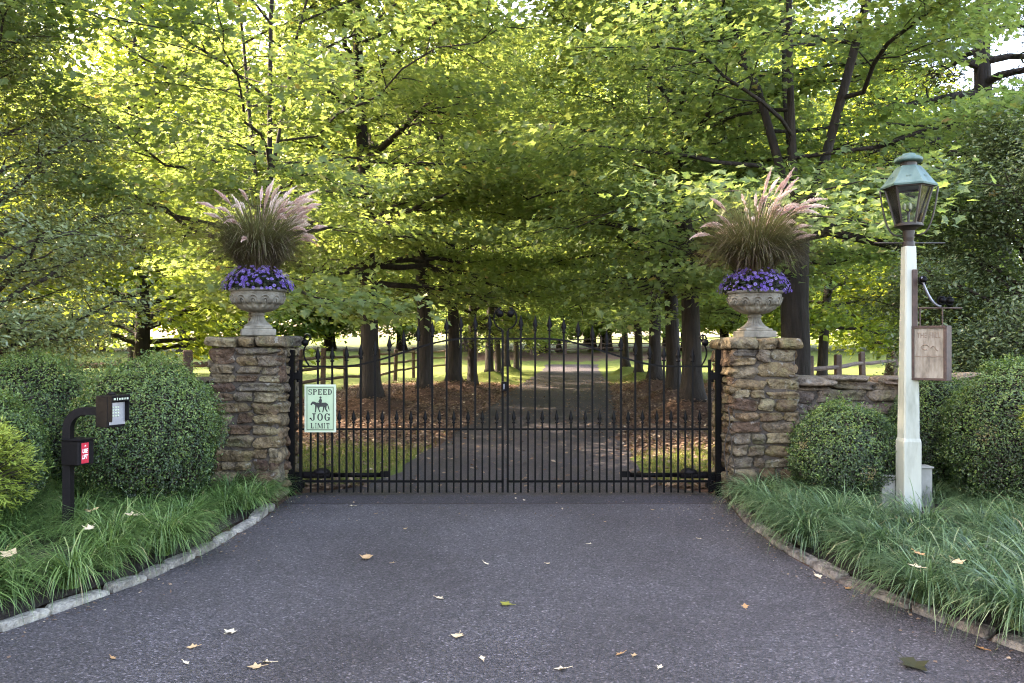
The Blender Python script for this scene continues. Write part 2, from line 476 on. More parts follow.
def m_ground():
    m, t, b = newmat('ground_cover')
    msk = attr_n(t, "litter")
    n1 = noise_n(t, 1.3, 5, .65)
    f = mathn(t, 'ADD', msk, mathn(t, 'MULTIPLY', mathn(t, 'SUBTRACT', n1, .5), 1.1))
    f = ramp(t, [(.42, (0, 0, 0)), (.58, (1, 1, 1))], f)
    grass = ramp(t, [(.25, (.055, .080, .020)), (.5, (.095, .125, .030)), (.75, (.150, .150, .045))], noise_n(t, 2.2, 8, .75))
    grass = mixc(t, 1, grass, ramp(t, [(.3, (.6, .6, .6)), (.7, (1.4, 1.4, 1.4))], noise_n(t, 60, 4, .7)), 'MULTIPLY')
    brown = ramp(t, [(.25, (.040, .024, .020)), (.5, (.098, .058, .044)), (.75, (.185, .115, .080))], noise_n(t, 16, 8, .8))
    t.links.new(mixc(t, f, grass, brown), b.inputs["Base Color"])
    b.inputs["Roughness"].default_value = .95; b.inputs["Specular IOR Level"].default_value = .15
    bump(t, b, noise_n(t, 35, 6, .75), .8, .03)
    return m
M['ground'] = m_ground()
ground = gg.build('ground', M['ground'], smooth=True)
la = ground.data.attributes.new("litter", 'FLOAT', 'POINT')
la.data.foreach_set("value", litter_mask(XX, YY).astype(np.float32).ravel())
tag(ground, kind='structure')

def strip(name, ys, fl, fr, mat, lift, nxs=14):
    g = G(); V = []
    for y in ys:
        xs = np.linspace(fl(y), fr(y), nxs)
        V += [(x, y, float(.95 * sstep(48, 66, y)) + lift) for x in xs]
    F = [[r * nxs + c, r * nxs + c + 1, (r + 1) * nxs + c + 1, (r + 1) * nxs + c] for r in range(len(ys) - 1) for c in range(nxs - 1)]
    o = g.polys(V, F).build(name, mat, smooth=True)
    return tag(o, kind='structure')
strip('road_apron', list(np.arange(-14, 7.6, .3)) + [7.78], lambda y: dl(y), lambda y: dr(y), M['asphalt'], .004)
wob = lambda y, s: .05 * math.sin(y * 2.1 + s) + .04 * math.sin(y * 5.3 + s * 2) if y > 8.8 else 0
strip('driveway', [7.795] + list(np.arange(8.0, 54, .3)), lambda y: dl(y) + wob(y, 0), lambda y: dr(y) + wob(y, 1.7), M['asphalt_old'], .004)

# planting beds: gently mounded soil
def bed(name, side):
    ys = np.linspace(1.0, 8.05, 34); us = np.linspace(0, 1, 24); V = []
    for y in ys:
        for u in us:
            if side < 0: x = dl(y) - .17 - u * (9.0 + dl(y))
            else: x = dr(y) + .17 + u * (9.0 - dr(y))
            h = .015 + .085 * min(1, u * 5) + .02 * fbm((x * 2, y * 2, 0))
            V.append((x, y, h))
    n = len(us)
    F = [[r * n + c, r * n + c + 1, (r + 1) * n + c + 1, (r + 1) * n + c] for r in range(len(ys) - 1) for c in range(n - 1)]
    if side < 0: F = [f[::-1] for f in F]
    return tag(G().polys(V, F).build(name, M['soil'], smooth=True), kind='structure')
bed('planting_bed', -1)
bed('planting_bed', 1)

# ------------------------------------------------------------------ stonework
def stone(g, c, size, rng, tone, seg=5, p=5.0, rough=.10):
    """one rounded irregular stone"""
    a = np.linspace(-1, 1, seg + 1)
    V = []; F = []
    for ax in range(3):
        for s in (-1, 1):
            b0 = len(V)
            for u in a:
                for v in a:
                    q = [0, 0, 0]; q[ax] = s; q[(ax + 1) % 3] = u; q[(ax + 2) % 3] = v
                    V.append(q)
            n = seg + 1
            for i in range(seg):
                for j in range(seg):
                    f = [b0 + i * n + j, b0 + (i + 1) * n + j, b0 + (i + 1) * n + j + 1, b0 + i * n + j + 1]
                    F.append(f if s > 0 else f[::-1])
    V = np.array(V, float)
    V = V / (np.sum(np.abs(V) ** p, axis=1, keepdims=True) ** (1 / p))
    ph = rng.uniform(0, 6.28, 6); fr = rng.uniform(1.2, 2.6, 6)
    d = np.stack([np.sin(fr[0] * V[:, 1] + ph[0]) + np.sin(fr[1] * V[:, 2] * 1.4 + ph[1]),
                  np.sin(fr[2] * V[:, 0] + ph[2]) + np.sin(fr[3] * V[:, 2] * 1.7 + ph[3]),
                  np.sin(fr[4] * V[:, 0] + ph[4]) + np.sin(fr[5] * V[:, 1] + ph[5])], 1) * rough
    V = (V + d) * np.asarray(size) / 2
    tl = rng.uniform(-.05, .05, 3)
    V = V @ rotm(*tl).T
    g.polys(V + np.asarray(c), F, tone)

def partition(w, h, rng, maxw=.33, maxh=.145):
    out = []
    def rec(x, z, ww, hh):
        if hh > maxh * rng.uniform(.9, 1.5) and hh > .15:
            k = rng.uniform(.40, .60)
            if ww > maxw * 1.7 and hh < .36:
                kx = rng.uniform(.35, .65); rec(x, z, ww * kx, hh); rec(x + ww * kx, z, ww * (1 - kx), hh); return
            rec(x, z, ww, hh * k); rec(x, z + hh * k, ww, hh * (1 - k)); return
        if ww > maxw * rng.uniform(.75, 1.5):
            kx = rng.uniform(.35, .65)
            rec(x, z, ww * kx, hh); rec(x + ww * kx, z, ww * (1 - kx), hh); return
        out.append((x, z, ww, hh))
    rec(0, 0, w, h); return out

def stone_face(g, rng, w, h, place, depth=.14, prot=.025, maxw=.33, maxh=.145):
    """place(u, z, d) -> world for u along the face, d outwards"""
    for (x, z, ww, hh) in partition(w, h, rng, maxw, maxh):
        s = G()
        pr = prot + rng.uniform(-.014, .018)
        stone(s, (0, 0, 0), (ww - .010, depth, hh - .010), rng, rng.uniform(0, 1), 6, 5.5, .12)
        for V, I, C, T in zip(s.V, s.I, s.C, s.T):
            Vw = np.array([place(x + ww / 2 + v[0], z + hh / 2 + v[2], pr - depth / 2 - v[1]) for v in V])
            g.add(Vw, C, I, T)

def stone_pillar(label, x0, x1, y0, y1, zt, seed):
    rng = np.random.default_rng(seed)
    t = thing('stone_pillar', label, 'pillar', ((x0 + x1) / 2, (y0 + y1) / 2, 0))
    ox, oy = (x0 + x1) / 2, (y0 + y1) / 2
    w, d = x1 - x0, y1 - y0; zs = zt - .115
    G().box((0, 0, zs / 2), (w - .03, d - .03, zs), .01).build('mortar_core', M['mortar'], t)
    g = G()
    stone_face(g, rng, w, zs, lambda u, z, q: (u - w / 2, -d / 2 - q, z), prot=.02)
    stone_face(g, rng, w, zs, lambda u, z, q: (w / 2 - u, d / 2 + q, z), prot=.02)
    stone_face(g, rng, d, zs, lambda u, z, q: (w / 2 + q, u - d / 2, z), prot=.02)
    stone_face(g, rng, d, zs, lambda u, z, q: (-w / 2 - q, d / 2 - u, z), prot=.02)
    g.build('stonework', M['fieldstone'], t, smooth=True)
    c = G()
    nxs = 3; xs = np.sort(rng.uniform(.25, .75, 0)); cuts = [-w / 2 - .05, -w / 2 + w * rng.uniform(.30, .42), -w / 2 + w * rng.uniform(.62, .72), w / 2 + .05]
    for k in range(3):
        for j, (ya, yb) in enumerate(((-d / 2 - .05, -.02), (-.01, d / 2 + .05))):
            hh = .105 + rng.uniform(-.008, .02)
            stone(c, ((cuts[k] + cuts[k + 1]) / 2, (ya + yb) / 2, zs + hh / 2 + .002), (cuts[k + 1] - cuts[k] - .008, yb - ya, hh), rng, rng.uniform(.3, 1), 6, 7.0, .06)
    c.build('capstone', M['fieldstone'], t, smooth=True)
    return t
PIL_L = stone_pillar('stone gate pillar beside the mailbox-like intercom and the speed jog limit sign, under the left urn', -2.98, -2.30, 7.88, 8.62, 1.64, 11)
PIL_R = stone_pillar('stone gate pillar on the lamp post side, with thin vine stems on its inner edge, under the right urn', 2.17, 2.81, 7.88, 8.62, 1.62, 23)

def stone_wall(label, x0, x1, y0, y1, z0, z1, seed, mat):
    rng = np.random.default_rng(seed)
    t = thing('stone_wall', label, 'wall', ((x0 + x1) / 2, (y0 + y1) / 2, 0))
    ox = (x0 + x1) / 2; w, d = x1 - x0, y1 - y0
    zt = min(z0, z1) - .12
    G().box((0, 0, zt / 2), (w - .02, d - .03, zt), .01).build('mortar_core', M['mortar'], t)
    g = G()
    stone_face(g, rng, w, zt, lambda u, z, q: (u - w / 2, -d / 2 - q, z), prot=.02, maxw=.42, maxh=.12)
    stone_face(g, rng, w, zt, lambda u, z, q: (w / 2 - u, d / 2 + q, z), prot=.02, maxw=.6, maxh=.3)
    g.build('stonework', mat, t, smooth=True)
    c = G(); x = -w / 2
    while x < w / 2 - .05:
        L = min(rng.uniform(.22, .75), w / 2 - x)
        top = z0 + (z1 - z0) * (x + w / 2) / w + rng.uniform(-.015, .02)
        zm = zt + (top - zt) * rng.uniform(.4, .6)
        stone(c, (x + L / 2, rng.uniform(-.03, .03), (zt + zm) / 2), (L - .008, d + .05, zm - zt + .01), rng, rng.uniform(0, 1), 7, 5.0, .10)
        sh = rng.uniform(-.12, .12)
        stone(c, (x + L / 2 + sh, rng.uniform(-.03, .03), (zm + top) / 2), (L + .02, d + .08, top - zm + .015), rng, rng.uniform(0, 1), 8, 5.0, .11)
        x += L
    c.build('coping', mat, t, smooth=True)
    return t
stone_wall('low brown stone wall running from the right pillar behind the small boxwood and lamp post', 2.84, 8.8, 8.12, 8.52, 1.21, 1.30, 5, M['wallstone'])
stone_wall('low stone wall running from the left pillar behind the big rounded boxwood', -8.8, -3.01, 8.15, 8.55, 1.22, 1.20, 6, M['wallstone'])

# kerb stones along both planting beds
def kerb(side, ya, yb, seed, label, group, mat):
    rng = np.random.default_rng(seed); y = ya
    f = dl if side < 0 else dr
    while y < yb:
        L = rng.uniform(.24, .42)
        p0 = np.array([f(y), y]); y2 = y + L
        for _ in range(6):
            p1 = np.array([f(y2), y2]); d = np.linalg.norm(p1 - p0); y2 = y + (y2 - y) * L / d
        p1 = np.array([f(y2), y2]); mid = (p0 + p1) / 2
        ang = math.atan2(p1[1] - p0[1], p1[0] - p0[0])
        g = G(); stone(g, (0, 0, 0), (L - .03, rng.uniform(.095, .13), .13), rng, rng.uniform(0, 1), 7, 9, .045)
        o = g.build('edging_stone', mat, smooth=True, loc=(mid[0] + side * .075, mid[1], -.027 + rng.uniform(-.010, .010)), rotz=ang + rng.uniform(-.06, .06))
        tag(o, label, 'edging stone', group)
        y = y2
kerb(-1, 3.0, 7.55, 3, 'pale granite edging stone in the kerb between the asphalt and the left grass bed', 'pale edging stones along the left bed', M['granite'])
kerb(1, 2.9, 7.5, 4, 'weathered edging stone in the kerb between the asphalt and the right grass bed', 'weathered edging stones along the right bed', M['granite_dark'])

# ------------------------------------------------------------------ foliage
MAPLE2 = [(0, -.05, 0), (.30, .02, .03), (.22, .22, .03), (.52, .46, .06), (.24, .56, .03), (0, 1.0, -.06), (0, .45, -.03),
          (-.24, .56, .03), (-.52, .46, .06), (-.22, .22, .03), (-.30, .02, .03)]
MAPLE2P = [[0, 1, 2, 3, 4, 5, 6], [0, 6, 5, 7, 8, 9, 10]]
RHOMB = [(0, 0, 0), (.36, .45, .05), (0, 1, -.04), (-.36, .45, .05)]
RHOMBP = [[0, 1, 2], [0, 2, 3]]
OVAL = [(0, 0, 0), (.24, .3, .05), (.20, .72, .05), (0, 1, -.03), (-.20, .72, .05), (-.24, .3, .05)]
OVALP = [[0, 1, 2, 3], [0, 3, 4, 5]]
NEEDLE = [(0, 0, 0), (.09, .3, .0), (.05, 1, -.05), (-.09, .5, .0)]
NEEDLEP = [[0, 1, 2, 3]]

def frames(nv, dv, size):
    nv = nrm(nv); dv = nrm(dv - nv * np.sum(dv * nv, 1, keepdims=True)); xv = np.cross(dv, nv)
    return np.stack([xv, dv, nv], 2) * size[:, None, None]

def tree_geo(seed, H, R, z0, r0, nl=24, nsec=6, ncl=3, nleaf=60, ls=.11, tmpl=(MAPLE2, MAPLE2P), leaders=1, split=2.8,
             spread=.25, sig=.33, flat=.3, droop=.08, elev=(8, 55), bark_sides=9, tonemid=.45, shape='round', fine=True, lowp=1.45):
    rng = np.random.default_rng(seed)
    tr, cr = G(), G()
    # trunk and leaders
    def wander(p0, d, L, n, amp):
        pts = [np.array(p0, float)]; d = nrm(np.array(d, float))
        for i in range(n):
            d = nrm(d + rng.normal(0, amp, 3) + np.array([0, 0, .03]))
            pts.append(pts[-1] + d * L / n)
        return np.array(pts)
    leads = []
    if leaders == 1:
        P = wander((0, 0, -.1), (0, 0, 1), H * .92 + .1, 12, .035)
        rad = r0 * np.concatenate([[1.45, 1.0], np.linspace(.92, .08, 11)])
        tr.tube(P[:2], [r0 * 1.5, r0 * 1.02], bark_sides) if False else None
        flare = np.array([P[0], P[0] * .7 + P[1] * .3, P[0] * .4 + P[1] * .6])
        PP = np.vstack([flare, P[1:]]); RR = np.concatenate([[r0 * 1.7, r0 * 1.25, r0 * 1.05], rad[1:]])
        tr.tube(PP, RR, bark_sides); leads.append((P, rad))
    else:
        P = wander((0, 0, -.1), (0, 0, 1), split + .1, 5, .03)
        tr.tube(np.vstack([P[:1], P[:1] * .75 + P[1:2] * .25, P[1:]]), r0 * np.array([1.6, 1.2, 1.02, 1.0, .98, 1.0, 1.02]), bark_sides)
        for k in range(leaders):
            a = k * 2 * math.pi / leaders + rng.uniform(-.3, .3)
            sp = spread * rng.uniform(.6, 1.2)
            Q = wander(P[-1] - np.array([0, 0, .25]) * rng.uniform(.2, 1.6), (math.cos(a) * sp, math.sin(a) * sp, 1), H - split - rng.uniform(0, 1.2), 9, .055)
            rad = r0 * rng.uniform(.27, .40) * np.linspace(1, .1, 10)
            tr.tube(Q, rad, 7); leads.append((Q, rad))
    clusters = []
    ga = rng.uniform(0, 6.28)
    for i in range(nl):
        f = (i + rng.uniform(0, .8)) / nl
        z = z0 + (H * .93 - z0) * f ** lowp
        P, rad = leads[rng.integers(len(leads))] if len(leads) > 1 else leads[0]
        if z < P[0][2] + .1:
            s0 = np.array([0, 0, z]); rl = r0 * .33
        else:
            k = np.interp(z, P[:, 2], np.arange(len(P))); a0 = int(min(k, len(P) - 2)); u = k - a0
            s0 = P[a0] * (1 - u) + P[a0 + 1] * u; rl = np.interp(k, np.arange(len(P)), rad) * .5
        rl = max(min(rl, r0 * .36), .016)
        ga += 2.4 + rng.uniform(-.5, .5)
        if shape == 'round':
            env = math.sqrt(max(.08, 1 - ((f - .32) / .74) ** 2))
        elif shape == 'cone':
            env = 1.02 - .9 * f
        else:
            env = 1.0
        L = R * env * rng.uniform(.78, 1.1)
        e = math.radians(elev[0] + (elev[1] - elev[0]) * f + rng.uniform(-8, 8))
        dh = np.array([math.cos(ga), math.sin(ga), 0])
        tt = np.linspace(0, 1, 8)
        wv = np.cumsum(rng.normal(0, .022, (8, 3)), 0) * L; wv[0] = 0
        pts = s0 + np.outer(tt * L * math.cos(e), dh) + np.outer(L * (math.sin(e) * tt - droop * tt ** 2 * (1 - f)), [0, 0, 1]) + wv
        rr = rl * (1 - tt) ** .8 + .007
        tr.tube(pts, rr, 6, False)
        for j in range(nsec):
            t0 = .22 + .78 * (j + rng.uniform(0, .9)) / nsec
            k = t0 * 7; a0 = int(min(k, 6)); u = k - a0
            b0 = pts[a0] * (1 - u) + pts[a0 + 1] * u
            sgn = 1 if j % 2 else -1
            az = ga + sgn * rng.uniform(.5, 1.15) * (1 if t0 < .95 else .2)
            L2 = min(L * rng.uniform(.28, .42) * (1.25 - .55 * t0), 2.4)
            e2 = e * .4 + rng.uniform(-.12, .22)
            t2 = np.linspace(0, 1, 5)
            d2 = np.array([math.cos(az) * math.cos(e2), math.sin(az) * math.cos(e2), math.sin(e2)])
            w2 = np.cumsum(rng.normal(0, .04, (5, 3)), 0) * L2; w2[0] = 0
            q = b0 + np.outer(t2 * L2, d2) - np.outer(t2 ** 2 * L2 * .12, [0, 0, 1]) + w2
            tr.tube(q, max(rl * .32 * (1 - t0 * .5), .007) * (1 - t2) + .004, 4, False)
            for c in range(ncl):
                u2 = .35 + .7 * (c + rng.uniform(0, .8)) / ncl
                k2 = min(u2, 1) * 4; a2 = int(min(k2, 3)); v = k2 - a2
                pc = q[a2] * (1 - v) + q[a2 + 1] * v
                clusters.append((pc, dh, rng.uniform(.65, 1.25)))
                if fine and c == ncl - 1:
                    e3 = pc + np.array([rng.normal(0, .25), rng.normal(0, .25), rng.normal(-.02, .08)])
                    tr.tube([q[3], (q[3] + e3) / 2 + rng.normal(0, .03, 3), e3], [.006, .005, .003], 3, False)
                    clusters.append((e3, dh, .8))
    C = np.array([c[0] for c in clusters]); D = np.array([c[1] for c in clusters]); K = np.array([c[2] for c in clusters])
    cnt = np.maximum((nleaf * K).astype(int), 3)
    ci = np.repeat(np.arange(len(C)), cnt); N = len(ci)
    pos = C[ci] + rng.normal(0, 1, (N, 3)) * np.array([sig, sig, sig * flat])
    ctone = rng.normal(tonemid, .13, len(C))
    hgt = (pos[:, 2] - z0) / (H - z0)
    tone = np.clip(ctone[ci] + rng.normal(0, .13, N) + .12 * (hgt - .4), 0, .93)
    tone = np.where(rng.random(N) < .006, 1.0, tone)
    nv = np.array([0, 0, 1.0]) + rng.normal(0, .42, (N, 3)) + D[ci] * .25
    dv = D[ci] * .8 + rng.normal(0, .8, (N, 3)) - np.array([0, 0, .35])
    size = ls * rng.uniform(.6, 1.2, N)
    cr.inst(tmpl[0], tmpl[1], frames(nv, dv, size), pos, tone)
    return tr, cr

def tree_proto(name, geo, bark, leafm, label, cat, group=None):
    t = thing(name, label, cat, (0, 0, 0), 0, group)
    geo[0].build('trunk', bark, t, smooth=True)
    geo[1].build('crown', leafm, t)
    return t
def put(t, x, y, rz=0.0, sc=1.0, label=None, dz=0.0):
    t.location = (x, y, float(ground_z(x, y)) + dz); t.rotation_euler = (0, 0, rz)
    t.scale = (sc,) * 3 if np.isscalar(sc) else sc
    if label: t["label"] = label
    return t

# --- near trees
gA = tree_geo(101, 15.5, 4.7, 2.75, .13, nl=48, nsec=8, ncl=3, nleaf=52, ls=.12, lowp=1.3, leaders=3, split=3.4, spread=.30, droop=.08, elev=(5, 55))
mapleA = tree_proto('maple_tree', gA, M['bark'], M['maple'], 'leafy maple behind the left pillar, its boughs filling the upper left', 'tree')
put(mapleA, -4.6, 14.2, .7)

gB = tree_geo(202, 15.5, 4.4, 3.0, .235, nl=50, nsec=8, ncl=3, nleaf=56, ls=.12, lowp=1.2, leaders=5, split=3.3, spread=.30, droop=.25, elev=(2, 52))
mapleB = tree_proto('maple_tree', gB, M['bark'], M['maple'], 'big dark many-stemmed maple rising behind the right pillar and its urn', 'tree')
put(mapleB, 4.75, 13.3, 2.2)

gC = tree_geo(303, 14.5, 4.1, 2.5, .205, nl=36, nsec=7, ncl=3, nleaf=44, ls=.13, droop=.22, elev=(6, 55))
gD = tree_geo(404, 14.5, 4.0, 3.1, .18, nl=36, nsec=7, ncl=3, nleaf=44, ls=.13, leaders=3, split=4.0, spread=.16, droop=.12, elev=(5, 50))
mapleC = tree_proto('maple_tree', gC, M['bark'], M['maple'], 'x', 'tree', 'maples lining the drive')
mapleD = tree_proto('maple_tree', gD, M['bark'], M['maple'], 'x', 'tree', 'maples lining the drive')
LL = ['nearest maple of the left row, dark trunk right of the speed limit sign',
      'second maple of the left row, straight dark trunk between two mounded root bases',
      'third maple of the left row, trunk just left of the gate centre',
      'fourth maple of the left row, slim trunk at the gate centre',
      'farthest maple of the left row, beside the sunlit lawn strip']
LR = ['nearest maple of the right row, mounded trunk by the right gate hinge',
      'second maple of the right row, trunk left of the nearest right one',
      'third maple of the right row along the drive edge',
      'fourth maple of the right row, seen through the right gate leaf',
      'farthest maple of the right row before the drive ends']
for k, (x, y) in enumerate(ROW_L):
    o = mapleC if k == 0 else copy_tree(mapleC if k % 2 == 0 else mapleD)
    put(o, x, y, [.3, 2.0, 4.1, 5.2, 1.1][k], [1.0, 1.03, .95, .9, .8][k], LL[k])
for k, (x, y) in enumerate(ROW_R):
    o = mapleD if k == 1 else copy_tree(mapleD if k == 3 else mapleC)
    put(o, x, y, [4.3, 3.3, .4, 2.2, 5.0][k], [.95, 1.0, .98, .9, .85][k], LR[k])

for k, (x, y) in enumerate(EXTRA_L):
    put(copy_tree(mapleD if k % 2 else mapleC), x, y, k * 1.7 + .8, [.86, .82, .78][k], ['maple of the left row between its third and fourth trunks', 'maple of the left row between its two farthest trunks', 'last small maple of the left row where the drive ends'][k])
# --- sunlit and far trees
gF = tree_geo(505, 13, 4.8, 2.3, .2, nl=34, nsec=6, ncl=3, nleaf=40, ls=.27, tmpl=(RHOMB, RHOMBP), sig=.5, flat=.4, droop=.2, fine=False, bark_sides=7, tonemid=.55)
gF2 = tree_geo(606, 15, 5.2, 1.2, .24, nl=36, nsec=6, ncl=3, nleaf=40, ls=.28, tmpl=(RHOMB, RHOMBP), sig=.55, flat=.4, droop=.1, fine=False, bark_sides=7, tonemid=.45)
sunny = tree_proto('shade_tree', gF, M['bark'], M['maple_far'], 'yellow-green sunlit tree behind the right split rail fence, left of the lamp post', 'tree')
put(sunny, 11.6, 30.0, 1.0, .95)
sunny2 = tree_proto('shade_tree', gF2, M['bark'], M['maple_far'], 'broad sunlit tree behind the first row, filling the bright top left above the left urn', 'tree')
put(sunny2, -12.5, 27, .5, 1.1)
more = [(-16.5, 22, .95, 'yellow-green sunlit tree at the far left beyond the glossy evergreen', sunny),
        (17.5, 37, .95, 'sunlit tree at the right edge of the lawn beyond the dark conifer', sunny2),
        (-19, 40, 1.05, 'sunlit tree standing on the left lawn beyond the rail fence', sunny),
        (-3.5, 66, 1.6, 'tall tree beyond the end of the drive, above the slim young trees', sunny2)]
for x, y, s, l, src in more:
    put(copy_tree(src), x, y, x, s, l)
ENDL = ['dark thick trunked tree at the end of the drive, straight behind the gate lock',
        'tree standing where the drive ends, left of its pair', 'tree standing where the drive ends, right of its pair']
for k, (x, y) in enumerate(END_T):
    put(copy_tree(sunny2), x, y, k * 2.0, [.9, .95, .95][k], ENDL[k])
rng = np.random.default_rng(77)
k = 0
for x in np.concatenate([np.arange(-64, 68, 6.0), np.arange(-70, 74, 6.6)]):
    y = (72 if k < 22 else 86) + rng.uniform(-4, 5) - abs(x) * .12
    xx = x + rng.uniform(-1.5, 1.5)
    o = copy_tree(sunny if k % 2 else sunny2)
    put(o, xx, y, rng.uniform(0, 6), rng.uniform(.85, 1.15) if xx > 30 else rng.uniform(1.45, 2.05), 'green tree in the line of woods beyond the lawns')
    o["group"] = 'trees of the far wood edge'; k += 1
# slim pale-barked young trees in the lawn
gY = tree_geo(707, 6.5, 1.9, 2.6, .075, nl=16, nsec=4, ncl=2, nleaf=30, ls=.16, tmpl=(RHOMB, RHOMBP), sig=.3, fine=False, bark_sides=6, tonemid=.7)
young = tree_proto('young_tree', gY, M['pale_bark'], M['maple_far'], 'slim young tree with pale bark on the lawn strip, left of the gate lock', 'tree')
put(young, -.75, 45.0)
put(copy_tree(young), -2.0, 42.5, 2.0, .95, 'slim young tree with pale bark on the lawn, left of its twin')

# --- evergreen shrub-trees at both sides
gH = tree_geo(808, 7.8, 2.15, .35, .10, nl=54, nsec=8, ncl=4, nleaf=52, ls=.066, tmpl=(OVAL, OVALP), sig=.2, flat=.7, droop=.15, elev=(12, 60), bark_sides=7, shape='col', tonemid=.5)
holly = tree_proto('evergreen_tree', gH, M['twig'], M['holly'], 'tall glossy small-leaved evergreen at the left edge behind the boxwoods', 'tree')
put(holly, -6.55, 10.2, 0.4)
gI = tree_geo(909, 4.1, 1.75, .5, .10, nl=46, nsec=8, ncl=4, nleaf=66, ls=.058, tmpl=(OVAL, OVALP), sig=.2, flat=.7, droop=.15, elev=(8, 60), bark_sides=7, tonemid=.4)
holly2 = tree_proto('evergreen_tree', gI, M['twig'], M['holly_dark'], 'dark dense small-leaved evergreen at the right edge behind the lamp post', 'tree')
put(holly2, 6.75, 10.6, 1.4)
gK = tree_geo(1010, 17, 3.4, 5.0, .27, nl=52, nsec=7, ncl=3, nleaf=34, ls=.15, tmpl=(NEEDLE, NEEDLEP), sig=.26, flat=.35, droop=.35, elev=(4, 25), shape='cone', tonemid=.35)
conif = tree_proto('conifer_tree', gK, M['bark'], M['conifer'], 'tall dark conifer with bare lower trunk at the upper right, sky showing through', 'tree')
put(conif, 10.6, 16.8, .2)
put(copy_tree(conif), 24, 33.0, 2.6, .95, 'dark conifer standing beyond the right edge, behind the first conifer')
# tall unseen trees added outside the left edge to keep sun off the forecourt
gS = tree_geo(1111, 16.5, 5.4, 2.8, .24, nl=64, nsec=8, ncl=3, nleaf=58, ls=.21, tmpl=(RHOMB, RHOMBP), sig=.42, flat=.5, droop=.1, elev=(5, 50), fine=False, lowp=1.0)
shade = tree_proto('maple_tree', gS, M['bark'], M['maple'], 'tall maple just beyond the left edge, beside the glossy evergreen', 'tree')
put(shade, -12.0, 7.6, .3)
put(copy_tree(shade), -17.0, 8.3, 2.2, 1.12, 'tall maple beyond the left edge, behind its neighbour')
put(copy_tree(shade), -17.5, 2.6, 5.2, 1.1, 'tall maple beyond the left edge, farthest from the drive')
put(copy_tree(shade), -12.2, 2.4, 4.0, 1.0, 'tall maple beyond the left edge, nearest to the camera')

# ------------------------------------------------------------------ shrubs
def boxwood(label, x, y, rx, ry, z0, z1, n, seed, leaf=.021, mat='box', tonemid=.42, name='boxwood', cat='shrub', pn=2.0):
    rng = np.random.default_rng(seed); n = int(n * 1.6)
    t = thing(name, label, cat, (x, y, 0))
    zc, rz = (z0 + z1) / 2, (z1 - z0) / 2
    d = nrm(rng.normal(0, 1, (n, 3)))
    lump = np.array([fbm(v * 2.2 + seed) * .12 + fbm(v * 5 + seed) * .08 + fbm(v * 13 + seed) * .06 for v in d])
    pw = (np.sum(np.abs(d) ** pn, 1) ** (-1 / pn))
    dep = 1 - np.abs(rng.normal(0, .075, n)) + (rng.random(n) < .06) * rng.uniform(0, .07, n)
    r = pw * (1 + lump) * dep
    pos = d * r[:, None] * np.array([rx, ry, rz]) + np.array([0, 0, zc])
    k = pos[:, 2] > .02; pos, d, dep = pos[k], d[k], dep[k]; n = len(pos)
    nv = d + rng.normal(0, .55, (n, 3)) + np.array([0, 0, .35])
    dv = rng.normal(0, 1, (n, 3)) + d * .6
    patch = np.array([fbm(v * 4.0 + seed * 3.1) for v in d])
    tone = np.clip(rng.normal(tonemid, .28, n) + .30 * patch + .34 * np.clip(d[:, 2], -.5, 1) - .04, 0, .93)  # lighter on top, darker below: light from above put into the leaf tone
    tone = np.where(rng.random(n) < .004, 1, tone)
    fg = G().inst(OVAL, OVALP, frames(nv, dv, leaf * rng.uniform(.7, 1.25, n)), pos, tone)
    # new shoots standing proud of the clipped surface, and a few browned tips
    ns = 150; sd_ = nrm(rng.normal(0, 1, (ns, 3)) + np.array([0, 0, .45]))
    sr = 1 + np.array([fbm(v * 2.2 + seed) * .12 + fbm(v * 5 + seed) * .08 for v in sd_])
    up = nrm(sd_ + np.array([0, 0, .5]) + rng.normal(0, .25, (ns, 3))); ln = rng.uniform(.02, .085, ns)
    for j in range(7):
        p_ = sd_ * sr[:, None] * np.array([rx, ry, rz]) + np.array([0, 0, zc]) + up * (ln * j / 6)[:, None] + rng.normal(0, .006, (ns, 3))
        k_ = p_[:, 2] > .1
        fg.inst(OVAL, OVALP, frames(rng.normal(0, 1, (k_.sum(), 3)), up[k_] + rng.normal(0, .6, (k_.sum(), 3)), leaf * rng.uniform(.7, 1.2, k_.sum())), p_[k_], np.clip(rng.normal(.62, .15, k_.sum()), 0, .93))
    for _ in range(3):
        c_ = nrm(rng.normal(0, 1, 3) + np.array([0, -.6, .2])); m_ = 70
        dd = nrm(c_ + rng.normal(0, .07, (m_, 3)))
        fg.inst(OVAL, OVALP, frames(dd + rng.normal(0, .6, (m_, 3)), rng.normal(0, 1, (m_, 3)), leaf * rng.uniform(.6, 1.1, m_)), dd * np.array([rx, ry, rz]) * 1.02 + np.array([0, 0, zc]), np.ones(m_))
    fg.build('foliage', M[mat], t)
    b = G()
    for _ in range(26):
        e = nrm(rng.normal(0, 1, 3) + np.array([0, 0, .4])) * np.array([rx, ry, rz]) * .9 + np.array([0, 0, zc])
        m = e * .45 + np.array([0, 0, .15]) + rng.normal(0, .04, 3)
        b.tube([(rng.normal(0, .04), rng.normal(0, .04), .0), m, e], [.014, .009, .004], 4, False)
    d2 = nrm(rng.normal(0, 1, (5200, 3)))
    pos2 = d2 * rng.uniform(.55, .9, (5200, 1)) * np.array([rx, ry, rz]) + np.array([0, 0, zc])
    pos2 = pos2[pos2[:, 2] > .02]; m2 = len(pos2)
    b.inst(OVAL, OVALP, frames(rng.normal(0, 1, (m2, 3)), rng.normal(0, 1, (m2, 3)), np.full(m2, .05)), pos2, np.full(m2, .1))
    b.build('branches', M['twig'], t)
    return t
boxwood('large rounded clipped boxwood behind the black intercom post', -3.30, 7.25, .64, .60, .04, 1.46, 30000, 31)
